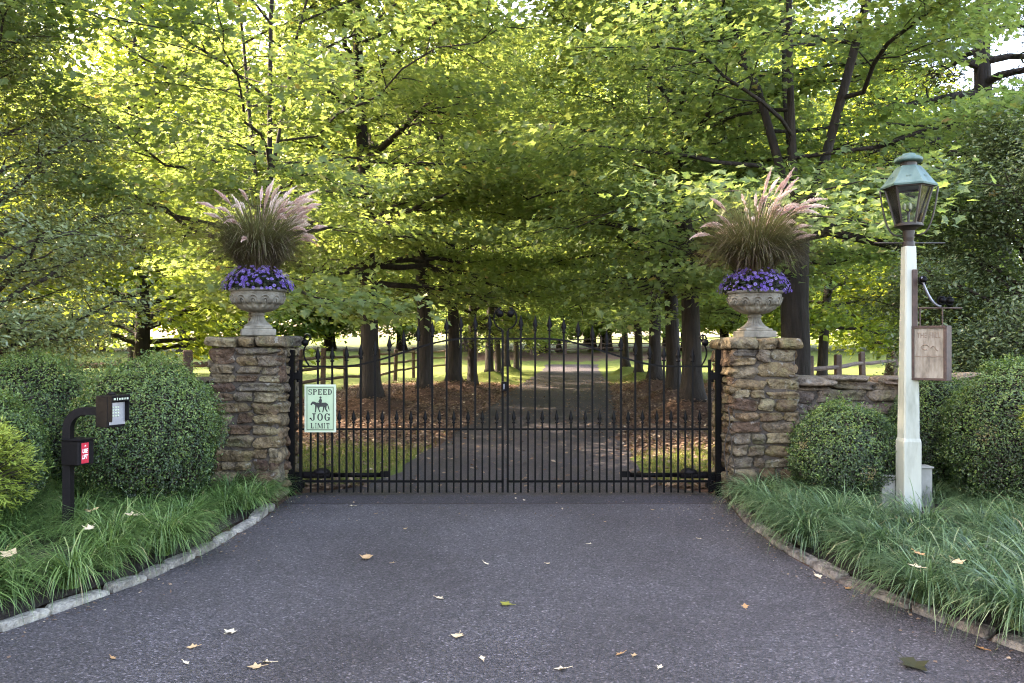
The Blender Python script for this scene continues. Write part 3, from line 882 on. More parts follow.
boxwood('rounded boxwood left of and behind the large one', -4.80, 7.95, .66, .55, .05, 1.50, 26000, 32)
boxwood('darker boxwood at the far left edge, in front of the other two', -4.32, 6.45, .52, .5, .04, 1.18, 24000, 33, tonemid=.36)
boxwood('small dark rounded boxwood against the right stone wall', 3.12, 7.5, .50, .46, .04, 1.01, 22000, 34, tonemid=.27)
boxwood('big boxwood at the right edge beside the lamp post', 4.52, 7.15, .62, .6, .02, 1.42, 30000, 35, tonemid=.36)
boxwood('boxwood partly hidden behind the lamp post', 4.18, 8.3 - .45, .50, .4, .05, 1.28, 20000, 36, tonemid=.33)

def sprig_shrub(label, x, y, rx, rz, zc, n, seed):
    rng = np.random.default_rng(seed)
    t = thing('golden_conifer_shrub', label, 'shrub', (x, y, 0))
    f, b = G(), G()
    for _ in range(n):
        d = nrm(rng.normal(0, 1, 3) * np.array([1, 1, .8]) + np.array([0, 0, .2]))
        e = d * np.array([rx, rx, rz]) * rng.uniform(.65, 1.02) + np.array([0, 0, zc])
        s = e * .55 + np.array([0, 0, zc * .35])
        b.tube([(0, 0, 0), s, e], [.012, .006, .003], 3, False)
        m = 60; u = rng.random(m)
        side = np.cross(d, [0, 0, 1]); side = nrm(side + 1e-6)
        pos = e + np.outer((u - .8) * .26, d) + np.outer(rng.normal(0, .04, m) * (1.2 - u), side) - np.outer(.05 * u ** 2, [0, 0, 1]) + rng.normal(0, .012, (m, 3))
        dv = d + np.outer(rng.choice([-1, 1], m), side) * .8 + rng.normal(0, .3, (m, 3))
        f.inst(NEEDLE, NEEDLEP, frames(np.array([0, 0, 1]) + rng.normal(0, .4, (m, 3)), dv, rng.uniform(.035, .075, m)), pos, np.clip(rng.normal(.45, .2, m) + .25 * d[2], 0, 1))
    f.build('foliage', M['gold'], t); b.build('branches', M['twig'], t)
sprig_shrub('chartreuse feathery conifer shrub at the far left edge in front of the boxwoods', -3.95, 5.75, .46, .44, .66, 210, 41)
sprig_shrub('yellowish feathery conifer shrub cut off by the right edge of the photo', 4.42, 6.3, .32, .30, 1.0, 100, 42)

# ------------------------------------------------------------------ grass-like plants
def blades(g, base, az, L, el0, droop, width, tone, rng, seg=5):
    N = len(base); t = np.linspace(0, 1, seg + 1)
    dh = np.stack([np.cos(az), np.sin(az), np.zeros(N)], 1)
    side = np.stack([-np.sin(az), np.cos(az), np.zeros(N)], 1)
    pts = np.zeros((N, seg + 1, 3)); pts[:, 0] = base
    for i in range(seg):
        ang = el0 - droop * ((i + .5) / seg) ** 1.3
        st = (L / seg)[:, None]
        pts[:, i + 1] = pts[:, i] + st * (np.cos(ang)[:, None] * dh + np.sin(ang)[:, None] * np.array([0, 0, 1.0]))
    pts[:, :, 2] = np.maximum(pts[:, :, 2], .012)
    w = width[:, None] * np.array([.75, 1.0, .95, .8, .5, .06] if seg == 5 else np.interp(t, [0, .3, .8, 1], [.8, 1, .6, .06]))[None, :]
    Lf = pts + side[:, None, :] * w[:, :, None] / 2
    Rt = pts - side[:, None, :] * w[:, :, None] / 2
    V = np.stack([Lf, Rt], 2).reshape(-1, 3)
    k = 2 * (seg + 1)
    q = np.array([[2 * i, 2 * i + 1, 2 * i + 3, 2 * i + 2] for i in range(seg)]).ravel()
    idx = (np.arange(N) * k)[:, None] + q[None, :]
    g.add(V, np.full(N * seg, 4), idx.ravel(), np.repeat(tone, seg))

def liriope(side, mat, label, seed, ymin, ymax, depthmax, bias):
    rng = np.random.default_rng(seed); g = G()
    y = ymin
    B, AZ, LN, EL, DR, WD, TN = [], [], [], [], [], [], []
    while y < ymax:
        f = dl(y) if side < 0 else dr(y)
        u = (.32 + .12 * math.sin(y * 3.1)) if side < 0 else .24
        while u < depthmax:
            cx = f + side * (u + rng.uniform(-.1, .1)); cy = y + rng.uniform(-.12, .12)
            hole = fbm((cx * 1.1 + 7, cy * 1.1, seed)) < (-.36 if side < 0 else -.5)
            near_post = (side > 0 and 3.1 < cx < 3.95 and 6.35 < cy < 7.35) or (side < 0 and abs(cx + 3.2) < .27 and 5.0 < cy < 6.05)
            if (not hole or rng.random() < .2) and not near_post:
                n = rng.integers(220, 360); sc = rng.uniform(.8, 1.2)
                a = rng.uniform(0, 2 * math.pi, n)
                rr = np.sqrt(rng.random(n)) * .06
                B.append(np.stack([cx + rr * np.cos(a), cy + rr * np.sin(a), np.full(n, .05)], 1)); sc *= 1.0 if cy < 6.3 else .85
                az = a + rng.normal(0, .5, n)
                vx = np.cos(az) + bias[0]; vy = np.sin(az) + bias[1]
                AZ.append(np.arctan2(vy, vx)); LN.append(rng.uniform(.30, .60, n) * sc)
                EL.append(rng.uniform(.95, 1.5, n)); DR.append(rng.uniform(1.5, 2.7, n)); WD.append(rng.uniform(.005, .0100, n))
                tn = rng.normal(.42, .23, n) + rng.normal(0, .10)
                TN.append(np.where(rng.random(n) < .012, 1.0, np.clip(tn, 0, .9)))
            u += .31
        y += .29
    blades(g, np.concatenate(B), np.concatenate(AZ), np.concatenate(LN), np.concatenate(EL), np.concatenate(DR), np.concatenate(WD), np.concatenate(TN), rng)
    tag(g.build('border_grass', mat), label, 'grass', kind='stuff')
liriope(-1, M['liriope'], 'arching green border grass spilling over the left bed around the intercom post', 51, 3.6, 7.75, 3.3, (.35, -.25))
liriope(1, M['liriope_blue'], 'arching bluish green border grass spilling over the right bed around the lamp post', 52, 3.3, 7.7, 3.6, (-.45, -.30))

# rough lawn grass each side of the drive just inside the gate
def lawn_patch(label, n, xr, yr, seed, keep):
    rng = np.random.default_rng(seed); g = G()
    x = rng.uniform(*xr, n); y = rng.uniform(*yr, n)
    k = keep(x, y) & (rng.random(n) > litter_mask(x, y) * .97)
    x, y = x[k], y[k]; m = len(x)
    z = ground_z(x, y)
    blades(g, np.stack([x, y, z], 1), rng.uniform(0, 6.28, m), rng.uniform(.04, .11, m), rng.uniform(.9, 1.5, m), rng.uniform(.3, 1.4, m),
           rng.uniform(.004, .008, m), np.clip(rng.normal(.45, .25, m), 0, 1), rng, 3)
    # blades() clamps to z>.012, fine on this flat part
    tag(g.build('lawn_grass', M['lawn_blade']), label, 'grass', kind='stuff')
lawn_patch('short rough lawn grass left of the drive just inside the gate', 52000, (-7, -.8), (8.7, 14), 61, lambda x, y: x < dl(y) - .02)
lawn_patch('short rough lawn grass right of the drive just inside the gate', 46000, (1.4, 6.5), (8.7, 14), 62, lambda x, y: x > dr(y) + .02)

# leaf litter
def litter(label, n, xr, yr, seed, left):
    rng = np.random.default_rng(seed)
    x = rng.uniform(*xr, n); y = yr[0] + (yr[1] - yr[0]) * rng.random(n) ** 1.35
    m = litter_mask(x, y)
    on = (x > dl(y)) & (x < dr(y))
    edge = np.where(left, np.abs(x - dl(y)), np.abs(x - dr(y)))
    p = np.where(on, .10 * np.exp(-edge / .6) * sstep(9.5, 13, y) + .025, np.clip(m + .05 + .10 * (y < 12.5), 0, 1))
    k = rng.random(n) < p
    x, y = x[k], y[k]; N = len(x)
    z = ground_z(x, y) + .012 + rng.uniform(0, .03, N)
    nv = np.array([0, 0, 1.0]) + rng.normal(0, .24, (N, 3))
    tone = np.clip(rng.normal(.42, .24, N), 0, 1)
    g = G().inst(RHOMB, RHOMBP, frames(nv, rng.normal(0, 1, (N, 3)), rng.uniform(.04, .085, N)), np.stack([x, y, z], 1), tone)
    tag(g.build('leaf_litter', M['litter']), label, 'fallen leaves', kind='stuff')
litter('brown fallen leaves covering the ground under the left row of maples', 80000, (-6.2, 1.6), (8.6, 36), 71, True)
litter('brown fallen leaves covering the ground under the right row of maples', 80000, (1.4, 8.2), (8.6, 38), 72, False)

# crumbs of leaf and bark gathered along the kerbs
rng = np.random.default_rng(73); n = 900
ys = rng.uniform(3.2, 8.2, n); sd = rng.choice([-1, 1], n)
off = np.abs(rng.exponential(.12, n)) + .01
xs = np.where(sd < 0, dl(ys) + off, dr(ys) - off)
far = rng.random(n) < .3
xs = np.where(far, rng.uniform(-2, 2, n), xs); ys = np.where(far, rng.uniform(7.0, 8.6, n), ys)
g = G().inst(RHOMB, RHOMBP, frames(np.array([0, 0, 1.0]) + rng.normal(0, .3, (n, 3)), rng.normal(0, 1, (n, 3)), rng.uniform(.008, .03, n)), np.stack([xs, ys, np.full(n, .008)], 1), np.clip(rng.normal(.5, .28, n), 0, 1))
tag(g.build('leaf_crumbs', M['litter']), 'crumbs of dry leaf gathered along both kerbs and under the gate', 'leaf crumbs', kind='stuff')

# ------------------------------------------------------------------ split rail fences
def rail_fence(label, pts, hp, rails, seed, rr=.05, pw=.15):
    rng = np.random.default_rng(seed)
    t = thing('split_rail_fence', label, 'fence', (pts[0][0], pts[0][1], float(ground_z(*pts[0]))))
    o = np.array(t.location)
    P = [np.array([x, y, float(ground_z(x, y))]) - o for x, y in pts]
    for p in P:
        g = G(); h = hp + rng.uniform(-.05, .05)
        g.box((0, 0, h / 2), (pw, pw * .8, h), .02, rotm(rng.uniform(-.03, .03), rng.uniform(-.03, .03), rng.uniform(0, .5)))
        g.build('post', M['wood'], t, loc=tuple(p))
    for a, b in zip(P[:-1], P[1:]):
        for rz in rails:
            z0, z1 = rz + rng.uniform(-.05, .05), rz + rng.uniform(-.05, .05)
            tt = np.linspace(0, 1, 5)[:, None]
            q = (a + [0, 0, z0]) * (1 - tt) + (b + [0, 0, z1]) * tt + rng.normal(0, .010, (5, 3))
            G().tube(q, [rr * .8, rr * 1.1, rr, rr * 1.1, rr * .8], 6, True).build('rail', M['wood'], t)
    return t
rail_fence('dark split rail fence behind the left wall, then running back along the left lawn', [(-12.6, 12.8), (-10.2, 12.9), (-7.8, 13.0), (-5.3, 13.1), (-5.55, 16.0), (-5.75, 19.0), (-5.85, 22), (-5.9, 25), (-5.7, 27.4), (-5.05, 30.3), (-4.8, 33), (-4.5, 36.5), (-4.1, 40), (-3.6, 44)], 1.36, (.42, .8, 1.15), 81)
rail_fence('weathered split rail fence on the sunny lawn behind the right wall', [(4.9, 15.6), (6.4, 17.2), (7.5, 18.4), (9.2, 21), (11.1, 23.2), (13, 25), (15, 26.5), (17, 28)], 1.26, (.45, .98), 82)
rail_fence('distant split rail fence across the end of the drive', [(1.5, 62), (4.2, 62.5), (7, 63), (9.8, 63.5), (12.6, 64), (15.4, 64.5), (18.2, 65), (21, 65.5)], 1.3, (.4, .75, 1.1), 83)

# ------------------------------------------------------------------ iron gate
GX, GY = -.07, 8.22
HALF = 2.10
def top_z(u):
    return 1.33 + .285 * (1 - sstep(.40, 1.70, np.abs(u)))
def ball_scroll(g, cx, cz, R, a0, a1, s, n=16, w=.008):
    a = np.linspace(a0, a1, n)
    p = np.stack([s * (cx + R * np.cos(a)), np.zeros(n), cz + R * np.sin(a)], 1)
    g.tube(p, w, 6)
    return p[-1]
def gate_leaf(label, s):
    """s=-1 left leaf, +1 right leaf; x measured from the gate centre"""
    t = thing('gate_leaf', label, 'gate', (GX + s * HALF, GY, 0))
    off = -s * HALF
    X = lambda u: s * u + off            # local x
    def P(name, g, parent=t, smooth=False): return g.build(name, M['iron'], parent, smooth)
    P('meeting_stile', G().bar((X(.026), 0, .035), (X(.026), 0, 1.70), .024))
    P('hinge_stile', G().bar((X(HALF), 0, .035), (X(HALF), 0, 1.40), .03))
    u = np.linspace(.026, HALF, 40)
    P('top_rail', G().tube(np.stack([X(u), 0 * u, top_z(u)], 1), .013, 4, True, twist=math.pi / 4))
    P('middle_rail', G().bar((X(.026), 0, .685), (X(HALF), 0, .685), .020))
    P('bottom_rail', G().bar((X(.026), 0, .150), (X(HALF), 0, .150), .024))
    def spear(z, k=1.0):
        return G().lathe([(.006, -.022), (.022 * k, -.018), (.022 * k, -.006), (.010 * k, .0), (.029 * k, .035 * k), (.023 * k, .058 * k), (.008, .115 * k), (.0008, .145 * k)], 8, (0, 0, z))
    sp = HALF / 14.3
    for k in range(1, 15):
        uu = .026 + sp * (k - .08)
        if uu > HALF - .04: break
        zt = float(top_z(uu)) + .06 + .05 * (1 - uu / HALF)
        o = P('picket', G().bar((0, 0, .035), (0, 0, zt), .0195)); o.location = (X(uu), -.003, 0)
        P('finial', spear(zt), o, True)
    for k in range(0, 15):
        uu = .026 + sp * (k + .42)
        if uu > HALF - .04: break
        o = P('dog_picket', G().bar((0, 0, .035), (0, 0, .765), .0175)); o.location = (X(uu), -.003, 0)
        P('finial', spear(.765, .85), o, True)
    # top scroll with ball end
    g = G(); a = np.linspace(-math.pi / 2 + .28, math.pi / 2 - .05, 22)
    p = np.stack([.006 + .112 * np.cos(a) + .0 * a, 0 * a, 1.825 + .115 * np.sin(a)], 1)
    tail = np.array([[.07, 0, 1.915], [.055, 0, 1.895]])
    pp = np.vstack([[[.026, 0, 1.66]], p[:-2], tail])
    pp[:, 0] = X(pp[:, 0]); g.tube(pp, .0095, 6); sc = P('scroll', g, smooth=True)
    P('scroll_ball', G().sphere((X(.056), 0, 1.872), .040), sc, True)
    g = G(); a = np.linspace(0, 1, 14)
    q = np.stack([X(HALF - .09 + .06 * np.sin(a * 3.4)), 0 * a, 1.33 + .30 * a], 1)
    q = np.vstack([q, [[X(HALF - .07), 0, 1.655], [X(HALF - .045), 0, 1.645], [X(HALF - .03), 0, 1.61]]])
    g.tube(q, .009, 6); sc = P('scroll', g, smooth=True)
    P('scroll_ball', G().sphere((X(HALF - .045), 0, 1.575), .038), sc, True)
    for z in (.10, 1.23):
        g = G().box((X(HALF + .045), 0, z), (.10, .05, .075), .006)
        g.tube([(X(HALF + .02), 0, z - .06), (X(HALF + .02), 0, z + .06)], .022, 10)
        P('hinge', g)
    return t
GL = gate_leaf('left leaf of the black iron gate, carrying the speed jog limit sign', -1)
GR = gate_leaf('right leaf of the black iron gate, beside the lamp post side pillar', 1)
g = G().box((0, 0, 0), (.055, .05, .10), .006)
lk = g.build('lock_box', M['iron'], GL, loc=(HALF - .012, -.03, 1.125))
G().box((0, -.027, 0), (.012, .004, .055), .002).build('keyhole_plate', M['steelarm'], lk)
for s, x in ((-1, -2.262), (1, 2.118)):
    t = thing('hinge_post', 'black steel hinge post fixed to the %s gate pillar' % ('left' if s < 0 else 'right'), 'post', (x, GY, 0))
    G().bar((0, 0, 0), (0, 0, 1.50), .055).build('post_tube', M['iron'], t)
    g = G()
    for z in (.25, 1.23): g.box((s * .035, 0, z), (.05, .07, .09), .004)
    g.build('wall_bracket', M['iron'], t)
def opener(s):
    t = thing('gate_opener', 'black swing gate opener arm low on the %s gate leaf' % ('left' if s < 0 else 'right'), 'gate opener', (GX + s * 2.13, GY + .06, .205))
    X = lambda u: -s * u
    G().tube([(X(.0), 0, 0), (X(.32), 0, 0)], .036, 12).build('motor_housing', M['blackpaint'], t, True)
    h = G().lathe([(.09, 0), (.08, .022), (.05, .042), (.004, .05)], 18, (X(.23), 0, .025)).build('motor_cover', M['blackpaint'], t, True)
    G().tube([(X(.32), 0, 0), (X(.84), 0, 0)], .024, 12).build('piston', M['iron'], t, True)
    G().box((X(.89), -.012, .012), (.10, .05, .062), .006).build('end_bracket', M['iron'], t)
    G().box((X(-.03), -.005, -.015), (.10, .06, .085), .006).build('pivot_bracket', M['iron'], t)
    G().box((X(.01), -.02, -.10), (.10, .07, .055), .006).build('post_bracket', M['iron'], t)
opener(-1); opener(1)

# ------------------------------------------------------------------ lettering
def text_geo(s, h, wmax=None, bold=.0, spacing=1.0):
    cu = bpy.data.curves.new('lettering', 'FONT'); cu.body = s; cu.size = h * 1.38; cu.offset = bold
    cu.align_x = 'CENTER'; cu.space_character = spacing; cu.resolution_u = 3
    o = bpy.data.objects.new('lettering', cu); COL.objects.link(o)
    bpy.context.view_layer.update()
    dg = bpy.context.evaluated_depsgraph_get()
    me = bpy.data.meshes.new_from_object(o.evaluated_get(dg))
    V = np.array([v.co[:] for v in me.vertices]); F = [list(p.vertices) for p in me.polygons]
    bpy.data.objects.remove(o); bpy.data.curves.remove(cu); bpy.data.meshes.remove(me)
    w = V[:, 0].max() - V[:, 0].min()
    V[:, 0] -= (V[:, 0].max() + V[:, 0].min()) / 2
    V[:, 1] -= V[:, 1].min(); V[:, 1] *= h / V[:, 1].max()
    if wmax: V[:, 0] *= wmax / w
    return V, F
# slab-serif capitals built from bars: strokes in a 1 x 1.0 cell
def serif_word(g, word, cx, z, h, w, y, gap=.16):
    wd = {'M': 1.45, 'I': .72, 'S': .92}
    n = len(word); cw0 = w / (sum(wd.get(c, 1) for c in word) + (n - 1) * gap); xo = cx - w / 2
    cw = cw0
    def rect(x0, z0, x1, z1, ox):
        V = [(ox + x0 * cw, y, z + z0 * h), (ox + x1 * cw, y, z + z0 * h), (ox + x1 * cw, y, z + z1 * h), (ox + x0 * cw, y, z + z1 * h)]
        g.polys(V, [[0, 1, 2, 3]])
    def arc(pc, r0, r1, a0, a1, ox, k=14):
        a = np.linspace(a0, a1, k)
        V = [(ox + (pc[0] + r0[0] * math.cos(t)) * cw, y, z + (pc[1] + r0[1] * math.sin(t)) * h) for t in a] + \
            [(ox + (pc[0] + r1[0] * math.cos(t)) * cw, y, z + (pc[1] + r1[1] * math.sin(t)) * h) for t in a]
        g.polys(V, [[i, i + 1, k + i + 1, k + i] for i in range(k - 1)])
    def poly(pts, ox):
        g.polys([(ox + a * cw, y, z + b * h) for a, b in pts], [list(range(len(pts)))])
    sw, sh = .30, .14; PI = math.pi
    for i, c in enumerate(word):
        cw = cw0 * wd.get(c, 1); ox = xo; xo += cw + cw0 * gap
        if c in 'PEDLF': rect(.10, 0, .10 + sw, 1, ox); rect(0, 0, .46, sh, ox); rect(0, 1 - sh, .46, 1, ox)
        if c == 'P': arc((.45, .73), (.26, .17), (.5, .27), -PI / 2, PI / 2, ox); rect(.36, .9, .46, 1, ox); rect(.36, .46, .46, .56, ox)
        if c == 'E':
            rect(.36, 0, .95, sh, ox); rect(.36, 1 - sh, .95, 1, ox); rect(.36, .45, .74, .55, ox); rect(.84, 0, .95, .30, ox); rect(.84, .70, .95, 1, ox); rect(.66, .36, .74, .64, ox)
        if c == 'D': arc((.42, .5), (.28, .40), (.56, .5), -PI / 2, PI / 2, ox); rect(.36, .9, .43, 1, ox); rect(.36, 0, .43, .1, ox)
        if c == 'L': rect(.36, 0, .95, sh, ox); rect(.84, 0, .95, .34, ox)
        if c == 'I': rect(.37, 0, .63, 1, ox); rect(.22, 0, .78, sh, ox); rect(.22, 1 - sh, .78, 1, ox)
        if c == 'T': rect(.37, 0, .63, 1, ox); rect(.22, 0, .78, sh, ox); rect(.02, 1 - sh, .98, 1, ox); rect(.02, .68, .12, 1, ox); rect(.88, .68, .98, 1, ox)
        if c == 'M':
            rect(.02, 0, .13, 1, ox); rect(.80, 0, 1.02, 1, ox); poly([(.02, 1), (.24, 1), (.56, .25), (.46, .0)], ox); poly([(.82, 1), (.90, 1), (.53, .0), (.46, .0)], ox)
            rect(-.05, 0, .20, sh * .8, ox); rect(.74, 0, 1.08, sh * .8, ox)
        if c == 'O': arc((.5, .5), (.23, .41), (.5, .5), 0, 2 * PI, ox, 26)
        if c == 'G':
            arc((.5, .5), (.23, .41), (.5, .5), .55, 2 * PI - .25, ox, 22); rect(.70, .05, .93, .48, ox); rect(.52, .40, 1.0, .48, ox); rect(.86, .64, .95, .98, ox)
        if c == 'J': rect(.52, .25, .78, 1, ox); rect(.36, 1 - sh, .96, 1, ox); arc((.42, .27), (.12, .18), (.36, .27), -PI, 0, ox); arc((.16, .27), (0, 0), (.11, .11), 0, 2 * PI, ox)
        if c == 'S':
            arc((.5, .73), (.20, .17), (.44, .27), .35, 1.5 * PI, ox); arc((.5, .27), (.22, .17), (.46, .27), -PI * .86, PI / 2, ox)
            rect(.82, .66, .92, .98, ox); rect(.05, .02, .15, .34, ox)

M['sign_face'] = noisy('pale_green_sign_face', [(.3, (.27, .36, .225)), (.7, (.34, .43, .285))], 6, .5, .05, .001)
M['sign_black'] = noisy('sign_black', [(.3, (.012, .014, .012)), (.7, (.02, .022, .02))], 20, .6, 0)
M['sign_white'] = noisy('sign_white', [(.3, (.40, .44, .33)), (.7, (.47, .51, .40))], 10, .6, 0)
sg = thing('speed_sign', 'pale green SPEED JOG LIMIT sign with horse and rider on the left gate leaf', 'sign', (-1.965, GY - .02, .655), -.02)
sw_, sh_ = .325, .49
G().box((0, 0, sh_ / 2), (sw_, .006, sh_), .002).build('sign_panel', M['sign_white'], sg)
G().box((0, -.0045, sh_ / 2), (sw_ - .03, .003, sh_ - .03), .001).build('sign_face', M['sign_face'], sg)
g = G()
bw, bh, bt = sw_ - .055, sh_ - .055, .006
for z in (-bh / 2, bh / 2): g.box((0, -.007, sh_ / 2 + z), (bw + bt, .002, bt), .0005)
for x in (-bw / 2, bw / 2): g.box((x, -.007, sh_ / 2), (bt, .002, bh - bt - .001), .0005)
g.build('border_line', M['sign_black'], sg)
g = G(); yy = -.0072
serif_word(g, 'SPEED', 0, .385, .058, .245, yy)
serif_word(g, 'JOG', 0, .118, .078, .205, yy, .22)
serif_word(g, 'LIMIT', 0, .040, .056, .195, yy)
g.build('lettering', M['sign_black'], sg)
# horse and rider silhouette (facing left), x right, z up, cell 1x1
g = G()
def spoly(pts, sx=.200, sz=.158, ox=.0, oz=.202):
    g.polys([(ox + (a - .5) * sx, yy, oz + b * sz) for a, b in pts], [list(range(len(pts)))])
spoly([(.22, .62), (.34, .66), (.55, .64), (.78, .66), (.86, .60), (.88, .48), (.80, .40), (.60, .38), (.40, .38), (.28, .42), (.22, .50)])     # trunk
spoly([(.22, .50), (.30, .66), (.20, .72), (.10, .72), (.02, .60), (.0, .50), (.06, .47), (.11, .55), (.16, .56)])                             # neck, head
spoly([(.24, .46), (.33, .42), (.31, .22), (.28, .02), (.22, .0), (.24, .22)])
spoly([(.33, .42), (.42, .40), (.46, .22), (.52, .04), (.47, .02), (.40, .20)])
spoly([(.74, .42), (.84, .44), (.82, .24), (.90, .08), (.84, .04), (.75, .22)])
spoly([(.64, .40), (.75, .42), (.70, .22), (.66, .02), (.60, .02), (.64, .22)])
spoly([(.85, .60), (.90, .56), (.97, .30), (.98, .10), (.92, .26)])                                                                          # tail
spoly([(.46, .62), (.58, .62), (.60, .80), (.56, .92), (.48, .92), (.44, .80), (.38, .70), (.44, .72)])                                          # rider torso and arm
spoly([(.49, .93), (.56, .93), (.58, 1.0), (.54, 1.06), (.48, 1.04), (.46, .98)])                                                             # head
spoly([(.46, .63), (.56, .63), (.50, .44), (.46, .28), (.40, .28), (.45, .44)])                                                               # leg
g.build('horse_silhouette', M['sign_black'], sg)

# ------------------------------------------------------------------ urns with grass and asters
def urn(label, x, y, z, rz):
    t = thing('urn', label, 'urn', (x, y, z), rz)
    t.scale = (.94, .94, 1)
    G().box((0, 0, .035), (.36, .36, .07), .008).box((0, 0, .082), (.30, .30, .024), .008).build('plinth', M['stone_cast'], t)
    fl = lambda a, z_, r: np.where((z_ > .125) & (z_ < .205), .013 * np.abs(np.sin(a * 9)) - .008, 0)
    G().lathe([(.15, .094), (.148, .105), (.125, .118), (.100, .135), (.078, .16), (.066, .185), (.062, .205), (.075, .212), (.078, .222), (.066, .232), (.07, .24)], 72, mod=fl).build('stem', M['stone_cast'], t, True)
    def relief(a, z_, r):
        u = (z_ - .30) / .11
        petal = np.maximum(0, 1 - np.abs(u * 2 - 1) ** 2) * (np.abs(np.sin(a * 7)) ** .6)
        edge = np.exp(-((np.abs(np.sin(a * 7)) - np.clip(1 - abs(u), 0, 1)) / .16) ** 2)
        inside = 1.0 if .28 < z_ < .43 else 0.0
        low = .016 * np.abs(np.sin(a * 10)) if z_ < .30 else 0
        return inside * (.017 * petal - .016 * edge) + low * (1 if z_ > .245 else 0)
    prof = [(.07, .238), (.10, .246), (.15, .262), (.20, .288), (.235, .315), (.258, .342), (.273, .37), (.282, .40), (.287, .425), (.288, .436), (.281, .442), (.281, .448),
            (.298, .452), (.305, .462), (.303, .474), (.292, .480), (.270, .478), (.262, .46), (.255, .43)]
    fine = []
    for (r0, z0), (r1, z1) in zip(prof[:-1], prof[1:]):
        for k in range(3): fine.append((r0 + (r1 - r0) * k / 3, z0 + (z1 - z0) * k / 3))
    fine.append(prof[-1])
    gb = G().lathe(fine, 140, mod=relief, caps=False)
    pr = np.array(prof[:12])
    def on_bowl(a, z):
        rr = np.interp(z, pr[:, 1], pr[:, 0]) + .010
        return np.stack([rr * np.cos(a), rr * np.sin(a), z], 1)
    for k in range(14):
        th = np.linspace(0, math.pi, 11)
        for w_, h_ in ((.20, .085), (.11, .055)):
            gb.tube(on_bowl(k * 2 * math.pi / 14 + w_ * np.cos(th), .325 + h_ * np.sin(th)), .0065, 5, True)
        gb.tube(on_bowl(np.full(3, k * 2 * math.pi / 14), np.array([.325, .345, .365])), [.004, .010, .004], 5, True)
    gb.build('bowl', M['stone_cast'], t, True)
    G().lathe([(.20, .40), (.268, .44), (.01, .452)], 32).build('soil', M['soil'], t, True)
    return t
def asters(label, x, y, z, seed):
    rng = np.random.default_rng(seed)
    t = thing('aster_plant', label, 'flowers', (x, y, z))
    t.scale = (1.13, 1.13, 1.05)
    n = 2600; d = nrm(rng.normal(0, 1, (n, 3))); d[:, 2] = np.abs(d[:, 2])
    pos = d * rng.uniform(.55, 1, (n, 1)) * np.array([.30, .30, .225])
    pos[:, 2] -= .02 * (np.hypot(pos[:, 0], pos[:, 1]) > .29)
    G().inst(OVAL, OVALP, frames(d + rng.normal(0, .6, (n, 3)), rng.normal(0, 1, (n, 3)), rng.uniform(.02, .045, n)), pos, rng.random(n)).build('foliage', M['aster_leaf'], t)
    pet = []; pp = []
    for k in range(9):
        a = k * 2 * math.pi / 9; b0 = len(pet)
        pet += [(.12 * math.cos(a), .12 * math.sin(a), 0), (.6 * math.cos(a - .25), .6 * math.sin(a - .25), .12), (math.cos(a), math.sin(a), .05), (.6 * math.cos(a + .25), .6 * math.sin(a + .25), .12)]
        pp.append([b0, b0 + 1, b0 + 2, b0 + 3])
    m = 460; d = nrm(rng.normal(0, 1, (m, 3))); d[:, 2] = np.abs(d[:, 2]) + .05; d = nrm(d)
    pos = d * np.array([.315, .315, .245]) * rng.uniform(.93, 1.06, (m, 1))
    pos[:, 2] -= .02 * (np.hypot(pos[:, 0], pos[:, 1]) > .29)
    G().inst(pet, pp, frames(d + rng.normal(0, .25, (m, 3)), rng.normal(0, 1, (m, 3)), rng.uniform(.012, .021, m)), pos, np.clip(rng.normal(.6, .25, m), 0, 1)).build('blossoms', M['aster'], t)
    return t
